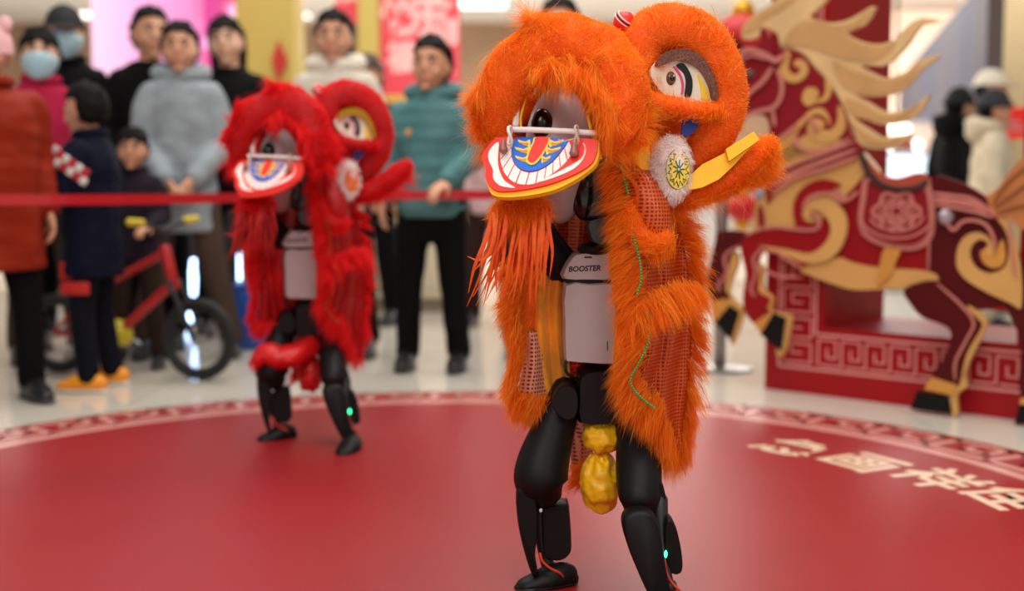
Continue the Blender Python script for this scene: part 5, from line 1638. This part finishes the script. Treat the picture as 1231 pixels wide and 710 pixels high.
person(444, 8.2, 1.72, (-0.2, -0.9), 'person with brown hair half hidden behind the white coat', hair='long', hairm=BROWN_HAIR, jacket=CL('umber_jacket', '#4a2c24'), pants=black_trousers, shoes=dark_shoe)
def badge(root, body):
    mb = MB(); mb.ball((-0.085, -0.172, 1.255), (0.018, 0.008, 0.018), 14, 8); mb.build('chest_badge', mat('gold_badge', '#c8962e', rough=.4), root)
person(519, 6.15, 1.58, (-0.12, -0.9), 'boy in a teal puffer jacket and black trousers holding the red ribbon', skin=0, hair='short', jacket=CL('teal_puffer', '#4c7a7c', rough=.5, bump=.15, var=.08), hood=MATS['teal_puffer'], pants=CL('black_track_trousers', '#060608'), shoes=dark_shoe, quilt=0.012, puff=0.045, fat=1.10, hs=1.10, yaw=-0.1, lean=0.04, hem=0.82,
       arms=(((0.265, -0.02, 1.14), (0.13, -0.26, 1.00)), ((-0.27, 0.02, 1.12), (-0.28, -0.04, 0.90))), extras=badge, stance=0.09)
person(590, 8.0, 1.55, (-0.3, -0.9), 'person in a pale pink coat and brown trousers behind the boy in teal', jacket=CL('pale_pink_coat', '#d6b2b6'), pants=CL('dark_brown_trousers', '#33201a'), shoes=(MATS['black_shoe'], mat('tan_sole', '#8a7460', rough=.7)), hem=0.80)
person(672, 6.6, 1.85, (0.0, -0.9), 'tall person in dark clothes almost hidden behind the orange lion', jacket=CL('charcoal_jacket', '#1e1e22'), pants=black_trousers, shoes=dark_shoe, stance=0.16)
person(1147, 8.8, 1.55, (0.75, 0.3), 'person in a black hooded coat, back turned, seen over the saddle', hat=('beanie', mat('black_hood', '#0d0d0f', rough=.9)), jacket=CL('black_long_coat', '#060607'), hood=MATS['black_long_coat'], pants=black_trousers, shoes=dark_shoe, hem=0.45, puff=0.06)
person(1183, 9.1, 1.70, (0.9, -0.25), 'person wearing a white cap walking behind the cream hoodie', hat=('cap', mat('white_cap', '#ded6c4', rough=.8)), jacket=CL('brown_jacket', '#5a4436'), pants=black_trousers, shoes=dark_shoe)
person(1188, 8.0, 1.48, (0.9, -0.15), 'person in a cream hoodie and charcoal beanie over the horse rump', hat=('beanie', mat('charcoal_beanie', '#2a2c32', rough=.9)), jacket=CL('cream_hoodie', '#d2c6ac', bump=.4), hood=MATS['cream_hoodie'], pants=CL('beige_trousers', '#b0a48e'), shoes=dark_shoe, puff=0.06, hem=0.70)
# ------------------------------------------------------------ ribbon, posts, bicycle, lanterns and the shops behind
ribbon_m = mat('red_ribbon_satin', '#b4101c', rough=0.4, var=0.06, scale=6)
def ribbon_strip(name, pts, h, label):
    R = crom([list(p) for p in pts], 8)
    V, F = [], []
    for i, p in enumerate(R):
        t = Vector(R[min(i + 1, len(R) - 1)]) - Vector(R[max(i - 1, 0)])
        n = Vector((t.y, -t.x, 0)).normalized() * 0.0012
        p = Vector(p)
        for a, b in ((-1, -.5), (1, -.5), (1, .5), (-1, .5)):
            V.append(p + n * a + Vector((0, 0, b * h)))
    for i in range(len(R) - 1):
        for j in range(4):
            F.append((i * 4 + j, i * 4 + (j + 1) % 4, (i + 1) * 4 + (j + 1) % 4, (i + 1) * 4 + j))
    F += [(3, 2, 1, 0), tuple(range(len(V) - 4, len(V)))]
    o = MB().add(V, F).build(name, ribbon_m, smooth=False)
    return tag(o, label, 'ribbon')
POST_AT = G(865, 444)
def stanchion(at, label):
    r = empty('barrier_post', at, 0, label, 'barrier post', 'barrier posts')
    steel = mat('brushed_steel', '#8a8480', rough=0.3, metal=0.8)
    mb = MB(); mb.tube([(0, 0, 0.002), (0, 0, 0.012), (0, 0, 0.022), (0, 0, 0.03)], [0.16, 0.16, 0.12, 0.03], 28, res=2); mb.v = [(v[0], v[1], max(v[2], 0.001)) for v in mb.v]; mb.build('base', steel, r)
    mb = MB(); mb.tube([(0, 0, 0.03), (0, 0, 0.90)], 0.030, 18); mb.build('pole', steel, r)
    mb = MB(); mb.tube([(0, 0, 0.86), (0, 0, 0.95)], 0.036, 18); mb.build('cap', mat('post_cap_dark', '#3a3634', rough=.4), r)
    return r
stanchion(POST_AT, 'grey steel barrier post beside the front hooves of the horse')
p0 = Vector((-3.6, 5.0, 0))
stanchion(p0, 'grey steel barrier post holding the far end of the red ribbon')
ribbon_strip('ribbon', [W(-120, 239, 4.88), W(60, 240, 4.98), W(200, 239, 5.34), W(320, 237, 5.68), W(450, 235, 5.80), W(560, 234, 5.86), W(700, 234, 6.1), Vector((POST_AT.x - 0.040, POST_AT.y - 0.01, 0.875))], 0.042, 'long red ribbon stretched waist high in front of the crowd')
ribbon_strip('ribbon', [W(-120, 239, 4.88), W(-230, 239, 4.95), Vector((-3.55, 4.97, 0.86))], 0.042, 'end of red ribbon running out left to its post')

# bicycle
def bicycle():
    c1 = G(240, 457); c1.z = 0
    c0 = G(72, 448)
    d = (c1 - c0).normalized()
    r = empty('kids_bicycle', c1, 0, 'small red bicycle with black tyres standing between child and grey parka', 'bicycle')
    rad = 0.195
    up = Vector((0, 0, 1)); lat = d.cross(up)
    base = (c1 - c0).length
    tyre = mat('tyre_black', '#121112', rough=.7); red = mat('bike_red', '#b01418', rough=.3); met = mat('bike_metal', '#8a8a8c', rough=.3, metal=.8); blk = mat('bike_black', '#151515', rough=.5); yel = mat('bike_yellow', '#c8b420', rough=.5)
    P = lambda a, h, l=0.0: c0 + d * a + up * h + lat * l
    def b(mb, n, m, par=r): return mb.build(n, m, par, org=c1)
    for a in (0.0, base):
        mb = MB(); mb.tube([P(a, rad + 0.001) + (d * math.cos(t) + up * math.sin(t)) * (rad - 0.024) for t in np.linspace(0, 2 * math.pi, 40, endpoint=False)], 0.024, 12, closed=True); w = b(mb, 'wheel', tyre)
        mb = MB(); mb.tube([P(a, rad) + (d * math.cos(t) + up * math.sin(t)) * (rad - 0.050) for t in np.linspace(0, 2 * math.pi, 40, endpoint=False)], 0.008, 8, closed=True); b(mb, 'rim', blk, w)
        mb = MB()
        for k in range(18):
            t = 2 * math.pi * k / 18
            mb.tube([P(a, rad, 0.015 * (-1) ** k), P(a, rad) + (d * math.cos(t) + up * math.sin(t)) * (rad - 0.05)], 0.0012, 5)
        o = b(mb, 'spoke', met, w); o['kind'] = 'stuff'
        mb = MB(); mb.tube([P(a, rad, -.04), P(a, rad, .04)], 0.016, 12); b(mb, 'hub', met, w)
    head_t, head_b = P(base - 0.17, 0.60), P(base - 0.125, 0.46)
    bb = P(base * .42, 0.20); seat_t = P(base * .26, 0.52)
    mb = MB()
    for p, q, rr in ((head_b, bb, .022), (head_t, P(base * .30, 0.42), .018), (bb, seat_t, .017)):
        mb.tube([p, q], rr, 12)
    mb.tube([head_t + up * .02, head_b - up * .02], 0.026, 12)
    for s in (-1, 1):
        mb.tube([bb, P(0, rad, .04 * s)], 0.010, 8); mb.tube([P(base * .28, 0.46), P(0, rad, .04 * s)], 0.009, 8)
    fr_ = b(mb, 'frame', red)
    mb = MB()
    for s in (-1, 1):
        mb.tube([head_b + lat * .045 * s, P(base - .06, 0.33, .045 * s), P(base, rad, .045 * s)], 0.012, 10, res=3)
    mb.tube([head_b + lat * -.05, head_b + lat * .05], 0.014, 8)
    b(mb, 'fork', blk)
    hb = head_t + up * 0.10
    mb = MB(); mb.tube([head_t, hb], 0.013, 10); mb.tube([hb - lat * .26 + up * .05, hb - lat * .12 + up * .03, hb, hb + lat * .12 + up * .03, hb + lat * .26 + up * .05], 0.011, 10, res=3); hbar = b(mb, 'handlebar', blk)
    for s in (-1, 1):
        mb = MB(); mb.tube([hb + lat * .18 * s + up * .045, hb + lat * .28 * s + up * .052], 0.018, 10); b(mb, 'grip', yel, hbar)
    mb = MB(); mb.tube([seat_t, seat_t + up * .06], .013, 8); mb.tube([seat_t - d * .10 + up * .07, seat_t + up * .075, seat_t + d * .12 + up * .07], [(.07, .022), (.055, .022), (.02, .016)], 12, res=3, up=(0, 0, 1)); b(mb, 'saddle', blk)
    mb = MB(); mb.tube([bb + lat * t for t in (-.015, .015)], 0.075, 20); ck = b(mb, 'crank_guard', yel)
    mb = MB(); mb.tube([bb - lat * .06, bb - lat * .06 + d * .09 - up * .05], .008, 8); mb.tube([bb + lat * .06, bb + lat * .06 - d * .09 + up * .05], .008, 8); b(mb, 'crank', met, ck)
    for s in (-1, 1):
        mb = MB(); mb.box(bb + lat * .10 * s + (d * .09 - up * .05) * -s * -1 * (1 if s < 0 else -1) * -1, (.05, .07, .02), bev=.006); b(mb, 'pedal', blk, ck)
    # training wheel
    mb = MB(); q = P(-0.02, 0.062, -0.16); mb.tube([q - lat * .016, q + lat * .016], 0.06, 20); tw = b(mb, 'training_wheel', mat('training_wheel_white', '#b8b4ae', rough=.5))
    mb = MB(); mb.tube([P(0, rad, -.05), P(-.01, .12, -.13), q], .007, 8, res=3); b(mb, 'stay', met, tw)
bicycle()

# blue crate and bright tubes behind the parka
def boxy(name, c, s, m, label, cat, bev=0.02, rz=0, group=None, emitm=None):
    o = MB().box((0, 0, s[2] / 2), s, bev=bev).build(name, m)
    o.location = c; o.rotation_euler = (0, 0, rz)
    return tag(o, label, cat, group)
cr = empty('storage_crate', G(318, 417), 0.1, 'blue plastic storage crate on floor behind the red lion', 'crate')
bl = mat('crate_blue', '#1a4a9c', rough=.4)
mb = MB(); mb.box((0, 0, .17), (.28, .26, .34), bev=.02, taper=1.08); mb.build('bin', bl, cr)
mb = MB(); mb.box((0, 0, .355), (.31, .29, .035), bev=.014); mb.build('lid', bl, cr)
cb_at = G(318, 417); cb_at.z = 0.3735
cbx = empty('cardboard_box', cb_at, 0.15, 'tan cardboard box standing on the blue crate', 'box')
mb = MB(); mb.box((0, 0, .085), (.23, .20, .17), bev=.006); mb.build('carton', mat('cardboard_tan', '#b08a58', rough=.85), cbx)
mb = MB(); mb.box((0, 0, .1715), (.05, .202, .003)); mb.build('tape', mat('tape_tan', '#9a7444', rough=.4), cbx, smooth=False)
def light_tube(px, py0, py1, Y, label):
    a, b = W(px, py1, Y), W(px, py0, Y)
    r = empty('light_tube', (a.x, a.y, 0), 0, label, 'lamp', 'blue white light tubes')
    mb = MB(); mb.tube([(0, 0, a.z), (0, 0, b.z)], 0.028, 12); mb.build('tube', emit('tube_blue_white', '#a8ccff', 8.0), r)
    mb = MB(); mb.tube([(0, 0, 0.0), (0, 0, a.z - .02)], 0.02, 10); mb.box((0, 0, .012), (.12, .12, .022)); mb.build('stem', mat('lamp_stem', '#202024', rough=.5), r)
light_tube(234, 315, 352, 8.3, 'short blue-white lit tube seen between the parka and the bicycle wheel')
light_tube(292, 308, 336, 7.18, 'short blue-white lit tube above the blue crate')
light_tube(226, 376, 398, 8.1, 'short blue-white lit tube seen through the bicycle front wheel')

# lanterns
def lantern(c, r_, label, group='red lanterns'):
    e = empty('paper_lantern', c, 0, label, 'lantern', group)
    mb = MB(); mb.ball((0, 0, 0), (r_, r_, r_ * .86), 28, 16)
    for i, v in enumerate(mb.v):
        a = math.atan2(v[1], v[0]); k = 1 + 0.03 * abs(math.sin(a * 7)); mb.v[i] = (v[0] * k, v[1] * k, v[2])
    mb.build('shade', mat('lantern_red', '#c8101a', rough=.5, var=.05), e)
    gold = mat('lantern_gold', '#d8a020', rough=.35, metal=.5)
    for s in (-1, 1):
        mb = MB(); mb.tube([(0, 0, s * r_ * .80), (0, 0, s * r_ * 1.0)], r_ * .42, 20); mb.build('cap', gold, e)
    mb = MB(); mb.tube([(0, 0, -r_), (0, 0, -r_ * 1.3), (0, 0, -r_ * 2.2)], [r_ * .05, r_ * .12, r_ * .16], 12, res=2); mb.build('tassel', MATS['lantern_red'], e)
    mb = MB(); mb.tube([(0, 0, r_), (0, 0, max(r_ * 2, 3.9 - c[2]))], .004, 6); mb.build('cord', gold, e)
lantern(W(893, 44, 7.2), 0.155, 'round red lantern with gold cap hanging behind the horse forehead')
lantern(W(893, 250, 7.6), 0.10, 'small red tasselled lantern hanging low behind the horse chest', None)

# shop pillars, screens, banners
def slabthing(name, px0, px1, Y, z0, z1, th, m, label, cat, parts=None):
    a, b = W(px0, 200, Y).x, W(px1, 200, Y).x
    e = empty(name, ((a + b) / 2, Y + th / 2, 0), 0, label, cat)
    mb = MB(); mb.box((0, 0, (z0 + z1) / 2), (b - a, th, z1 - z0), bev=0.01); mb.build('panel' if cat != 'pillar' else 'shaft', m, e)
    if parts: parts(e, b - a, th)
    return e
def grad_emit(name, stops, strength, scale, axis=0, noise_amt=0.0):
    m = bpy.data.materials.new(name); m.use_nodes = True
    nt = m.node_tree; b = nt.nodes['Principled BSDF']
    tc = nt.nodes.new('ShaderNodeTexCoord'); sp = nt.nodes.new('ShaderNodeSeparateXYZ'); nt.links.new(tc.outputs['Generated'], sp.inputs[0])
    v = sp.outputs[axis]
    if noise_amt:
        nz = nt.nodes.new('ShaderNodeTexNoise'); nz.inputs['Scale'].default_value = scale; nz.inputs['Detail'].default_value = 1.5
        nt.links.new(tc.outputs['Object'], nz.inputs['Vector'])
        v = math_node(nt, 'ADD', math_node(nt, 'MULTIPLY', v, 1 - noise_amt), math_node(nt, 'MULTIPLY', nz.outputs['Fac'], noise_amt))
    cr_ = nt.nodes.new('ShaderNodeValToRGB')
    while len(cr_.color_ramp.elements) < len(stops): cr_.color_ramp.elements.new(0.5)
    for e_, (p_, c_) in zip(cr_.color_ramp.elements, stops):
        e_.position = p_; e_.color = lin(c_)
    nt.links.new(v, cr_.inputs[0])
    nt.links.new(cr_.outputs[0], b.inputs['Emission Color']); nt.links.new(cr_.outputs[0], b.inputs['Base Color'])
    b.inputs['Emission Strength'].default_value = strength; b.inputs['Roughness'].default_value = .4
    return m
def tall_plinth(e, w, th):
    mb = MB(); mb.box((0, 0, .58), (w + .04, th + .04, 1.12), bev=.01); mb.build('plinth', mat('plinth_dark', '#2c2422', rough=.5), e)
def plinth(e, w, th):
    mb = MB(); mb.box((0, 0, .06), (w + .06, th + .06, .12), bev=.01); mb.build('plinth', mat('plinth_grey', '#6a6460', rough=.5), e)
slabthing('lightbox', 114, 236, 9.4, 1.15, 4.6, 0.35, grad_emit('pink_backlight', [(0, '#f0c4e2'), (.45, '#e6a4d0'), (1, '#cc78b0')], 0.72, 1), 'tall pink lit panel behind the left crowd', 'lightbox', tall_plinth)
slabthing('video_screen', 239, 285, 9.9, 1.25, 4.6, 0.2, grad_emit('screen_picture', [(0, '#5a2a8a'), (.36, '#b03a78'), (.46, '#a8407c'), (.52, '#d85a78'), (.58, '#e8b8ee'), (.70, '#ffffff')], 0.85, 4.0, 2, 1.0), 'video screen with purple and pink light shapes beside the yellow pillar', 'screen', tall_plinth)
yel = mat('yellow_pillar', '#d2bb62', rough=.55, var=.05, scale=1)
def orn(e, w, th):
    plinth(e, w, th)
    mb = MB()
    for k in range(7):
        mb.box((-w / 2 + w * (k + .5) / 7, -th / 2 - .008, 2.2), (.02, .02, 3.9))
    o = mb.build('flute', mat('yellow_flute', '#c9b058', rough=.5), e, smooth=False); o['kind'] = 'stuff'
    mb = MB(); c_ = Vector((w * .26, -th / 2 - .03, 1.86))
    slab(mb, [c_ + Vector((.09 * math.cos(a) * .7, 0, .16 * math.sin(a))) for a in (0, math.pi / 2, math.pi, 3 * math.pi / 2)], Vector((0, -1, 0)), 0, .02); mb.build('red_charm', mat('charm_red', '#c0281e', rough=.5), e, smooth=False)
slabthing('pillar', 286, 356, 9.75, 0.0, 4.6, 0.5, yel, 'wide yellow fluted pillar with red charm between screen and white coat', 'pillar', orn)
slabthing('pillar', 432, 456, 10.2, 0.0, 4.0, 0.3, yel, 'slim yellow pillar between the two red banners', 'pillar', plinth)
def banner(px0, px1, Y, rows, txt, label):
    a, b = W(px0, 100, Y).x, W(px1, 100, Y).x
    z0, z1 = W(500, rows[1], Y).z, W(500, rows[0], Y).z
    e = empty('banner', ((a + b) / 2, Y, 0), 0, label, 'banner', None)
    mb = MB(); mb.box((0, 0, (z0 + z1) / 2), (b - a, .02, z1 - z0)); mb.build('cloth', emit('banner_red_glow', '#d8404e', .3), e, smooth=False)  # faint glow put into the cloth colour, the banner is no lamp
    mb = MB(); mb.tube([(-(b - a) / 2 - .03, 0, z1), ((b - a) / 2 + .03, 0, z1)], .02, 8); mb.build('rail', yel, e)
    pale = emit('banner_letters_glow', '#f0b8b4', .3)  # letters carry the same built-in glow as the cloth
    for (s, x_, z_, sz) in txt:
        o = text_obj('lettering', s, sz, pale, e, Matrix.Translation(((b - a) * x_, -.014, z0 + (z1 - z0) * z_)) @ Matrix.Rotation(math.radians(90), 4, 'X'), extrude=.003, bold=.012)
banner(404, 433, 10.4, (-60, 28), [('福', 0, .5, .30)], 'narrow red hanging banner left of the slim yellow pillar')
banner(456, 553, 10.4, (-70, 150), [('新', -.27, .80, .30), ('春', .05, .80, .34), ('快', -.25, .58, .30), ('乐', .1, .58, .34), ('马', .32, .68, .22), ('到', .32, .5, .22), ('福', -.2, .36, .26), ('春', .22, .30, .26)], 'wide red hanging banner covered with pale characters above the teal boy')
slabthing('display_stand', 462, 492, 10.0, 0.1, 1.62, 0.3, mat('golden_stand', '#d8a848', rough=.5), 'golden display stand below the wide red banner', 'display stand', plinth)
# low cream counters across the back
cream = mat('counter_cream', '#d8ccb0', rough=.45, var=.05, scale=2)
def counter(px0, px1, Y, h, label, m=cream):
    a, b = W(px0, 300, Y).x, W(px1, 300, Y).x
    e = empty('shop_counter', ((a + b) / 2, Y + .3, 0), 0, label, 'counter', None)
    mb = MB(); mb.box((0, 0, h / 2 + .05), (b - a, .6, h - .1), bev=.015); mb.build('cabinet', m, e)
    mb = MB(); mb.box((0, 0, .05), (b - a - .08, .54, .10)); mb.build('kick', mat('counter_kick', '#8a7a66', rough=.6), e, smooth=False)
    mb = MB(); mb.box((0, 0, h + .015), (b - a + .04, .64, .03), bev=.008); mb.build('top', mat('counter_top', '#e8e0d0', rough=.25), e)
    for k in range(3):
        mb = MB(); mb.box((-(b - a) / 2 + (b - a) * (k + .5) / 3, -.305, h / 2 + .04), ((b - a) / 3 - .06, .012, h - .26), bev=.004); mb.build('door', m, e)
    return e
counter(20, 280, 10.4, 0.85, 'long cream shop counter behind the left crowd', mat('counter_brown', '#7a6250', rough=.5))
counter(330, 560, 8.9, 0.62, 'long low cream counter behind the teal boy and red lion')
counter(660, 880, 11.5, 0.7, 'pale counter behind orange lion and barrier post', mat('counter_white', '#dcd8d4', rough=.4))
for k, (px, col, nm, lb) in enumerate(((443, '#c04a3a', 'gift_box', 'small red gift box at the left end of the low cream counter'), (462, '#e0b040', 'gift_box', 'small yellow gift box on the low cream counter beside the red one'), (452, '#d8d0c8', 'gift_box', 'small white gift box behind the red and yellow boxes'))):
    c_ = W(px, 255, 9.1 + (0.2 if k == 2 else 0)); c_.z = 0.651
    e = empty('gift_box', c_, 0.1 * k, lb, 'gift box', None)
    mb = MB(); mb.box((0, 0, .08), (.09, .09, .16), bev=.006); mb.build('box', mat('gift_%s' % ('red', 'yellow', 'white')[k], col, rough=.5), e)
    mb = MB(); mb.box((0, 0, .165), (.10, .10, .03), bev=.006); mb.build('lid', MATS['gift_%s' % ('red', 'yellow', 'white')[k]], e)
# right: lit cases, sign, striped hoarding, beige column, added peach glow panel
cl = empty('pillar', (W(1214, 100, 13.0).x, 13.2, 0), 0, 'beige column at right edge behind the white cap', 'pillar')
mb = MB(); mb.box((0, 0, 2.0), (.40, .40, 3.99), bev=.02); mb.build('shaft', mat('beige_column', '#c9b288', rough=.6), cl)
mb = MB(); mb.box((0, 0, .1), (.48, .48, .2), bev=.01); mb.build('plinth', MATS['plinth_grey'], cl)
def stripe_mat():
    m = mat('striped_hoarding', '#8ea2c8', rough=.6, var=.05)
    nt = m.node_tree; b = nt.nodes['Principled BSDF']
    tc = nt.nodes.new('ShaderNodeTexCoord'); sp = nt.nodes.new('ShaderNodeSeparateXYZ'); nt.links.new(tc.outputs['Object'], sp.inputs[0])
    nz = nt.nodes.new('ShaderNodeTexNoise'); nz.noise_dimensions = '1D'; nz.inputs['Scale'].default_value = 3.2; nz.inputs['Detail'].default_value = 2
    nt.links.new(sp.outputs[0], nz.inputs['W'])
    cr_ = nt.nodes.new('ShaderNodeValToRGB')
    st = [(0.30, '#323f58'), (0.45, '#475268'), (0.53, '#5c5052'), (0.58, '#503c34'), (0.64, '#404e70')]
    while len(cr_.color_ramp.elements) < len(st): cr_.color_ramp.elements.new(.5)
    for e_, (p_, c_) in zip(cr_.color_ramp.elements, st): e_.position = p_; e_.color = lin(c_)
    nt.links.new(nz.outputs['Fac'], cr_.inputs[0]); nt.links.new(cr_.outputs[0], b.inputs['Base Color'])
    return m
hA, hB = W(1086, 100, 19.0), W(1196, 60, 9.6)
hd = (hB - hA); hd.z = 0
hoard = empty('shop_hoarding', (hA.x, hA.y, 0), math.atan2(hd.y, hd.x), 'blue grey striped hoarding slanting away behind the walking people', 'hoarding')
mb = MB(); mb.box((hd.length / 2, 0, 1.825), (hd.length, .12, 1.35)); mb.build('board', stripe_mat(), hoard, smooth=False)
mb = MB(); mb.box((hd.length / 2, 0, .6), (hd.length, .16, 1.1)); mb.build('foot_wall', mat('hoarding_foot', '#b8a890', rough=.5), hoard, smooth=False)
def lit_case(px0, px1, Y, z0, z1, label, em, group=None):
    a, b = W(px0, 200, Y).x, W(px1, 200, Y).x
    e = empty('display_case', ((a + b) / 2, Y, 0), 0, label, 'display case', group)
    mb = MB(); mb.box((0, .25, z0 / 2), (b - a, .5, z0 - .01), bev=.01); mb.build('cabinet', mat('case_white', '#d6d8dc', rough=.4), e)
    mb = MB(); mb.box((0, .25, (z0 + z1) / 2), (b - a, .5, z1 - z0), bev=.01); mb.build('lit_box', em, e)
    mb = MB(); mb.box((0, .25, z1 + .02), (b - a + .03, .53, .04), bev=.01); mb.build('top', MATS['case_white'], e)
lit_case(1062, 1128, 10.6, W(1, 214, 10.6).z, W(1, 186, 10.6).z, 'bright white lit display case behind the saddle', emit('case_light', '#dceeff', 1.25))
lit_case(1066, 1126, 12.0, W(1, 150, 12).z - .3, W(1, 150, 12).z, 'tall pale lit display case behind the bright white one', emit('case_warm', '#e8c8b4', .8))
for k, (px, py) in enumerate(((1068, 182), (1085, 181), (1103, 180), (1077, 172), (1094, 174))):
    o = MB().ball((0, 0, 0), (.035, .035, .045), 14, 10).build('display_lamp' if k in (0, 2) else 'display_ornament', emit('lamp_spot', '#ffffff', 4.0) if k in (0, 2) else mat('ornament_red', '#b02a22', rough=.4))
    c_ = W(px, py, 10.75); c_.z = W(1, 186, 10.6).z + 0.04 + 0.045; o.location = c_
    tag(o, ('glowing white spot lamp at the left on the bright display case' if k == 0 else 'glowing white spot lamp in the middle of the bright display case') if k in (0, 2) else ('red ornament on the bright display case between its two lamps', 'leftmost red ornament behind the lamps on the bright display case', 'red ornament right of centre on the bright display case')[(1, 3, 4).index(k)], 'lamp' if k in (0, 2) else 'ornament')
pf = empty('peach_glow_panel', (W(1150, 40, 22).x, 22, 0), 0, 'peach glowing panel added for the ceiling glow far behind the horse mane', 'glow panel')
mb = MB(); mb.box((0, 0, 2.2), (4.2, .2, 3.4)); mb.build('glow_face', emit('peach_glow', '#f0d2bc', .8), pf, smooth=False)  # emissive panel added to give the peach ceiling glow, not a window
mb = MB(); mb.box((0, 0, .25), (4.3, .3, .5)); mb.build('panel_base', MATS['case_white'], pf, smooth=False)
wl = empty('strip_light', W(1077, 155, 11.7), 0, 'warm white strip light glowing under the lowest mane lock', 'lamp')
mb = MB(); mb.box((0, 0, 0), (.26, .05, .08), bev=.02); mb.build('tube', emit('strip_warm', '#fff0d8', 3.5), wl)
mb = MB(); mb.box((0, .05, .3), (.02, .02, 3.99 - W(1077, 155, 11.7).z - .0)); mb.v = [(v[0], v[1], v[2] + (3.99 - W(1077, 155, 11.7).z) / 2 - .3) for v in mb.v]; mb.build('hanger', mat('lamp_stem', '#202024'), wl, smooth=False)
sg = empty('shop_sign', (W(1213, 150, 10.4).x, 10.4, 0), 0, 'red shop sign board beside the cream hoodie', 'sign')
zc = W(1213, 148, 10.4).z
mb = MB(); mb.box((0, 0, zc), (.36, .06, .26), bev=.01); mb.build('board', emit('sign_red', '#d8201c', .6), sg)
mb = MB(); mb.box((0, -.034, zc - .05), (.24, .01, .03)); mb.box((0, -.034, zc - .0), (.16, .01, .03)); mb.build('blurred_print', mat('sign_pale', '#e8b0a8', rough=.5), sg, smooth=False)
mb = MB(); mb.box((0, .02, (zc - .13) / 2), (.04, .04, zc - .135)); mb.box((0, .02, .012), (.3, .3, .022)); mb.build('stem', MATS['lamp_stem'], sg, smooth=False)

# ceiling lights far back
def ceiling_light(px, py, w, d, label):
    c_ = G(px, py, 4.0)
    e = empty('ceiling_light', (c_.x, c_.y, 3.99), 0, label, 'ceiling light', None)
    mb = MB(); mb.box((0, 0, -.01), (w + .08, d + .08, .02)); mb.build('frame', mat('light_frame', '#e0e0e0', rough=.5), e, smooth=False)
    mb = MB(); mb.box((0, 0, -.022), (w, d, .012)); mb.build('diffuser', emit('diffuser_white', '#fffaf2', 3.0), e, smooth=False)
ceiling_light(578, 2, 0.85, 0.9, 'rectangular ceiling light above the wide red banner')
ceiling_light(106, 16, 0.42, 0.6, 'small ceiling light beside the black cap')
ceiling_light(365, 17, 0.22, 0.4, 'small ceiling light right of the yellow fluted pillar')
MAT_CHARS = "急画祥佳"
# ------------------------------------------------------------ characters printed on the mat, tops towards the rim
cream_print = mat('cream_print', '#e2c4a6', rough=0.35, var=0.03)
for ch, (px, py) in zip(MAT_CHARS, ((951, 540), (1034, 557), (1124, 577), (1210, 600))):
    g = G(px, py)
    d = g - MC
    a = math.atan2(d.y, d.x)
    loc = d + Vector((0, 0, 0.0043))
    M4 = Matrix.Translation(loc) @ Matrix.Rotation(a - math.pi / 2, 4, 'Z')
    text_obj('lettering', ch, 0.265, cream_print, stage, M4, extrude=0.0004, bold=0.006)
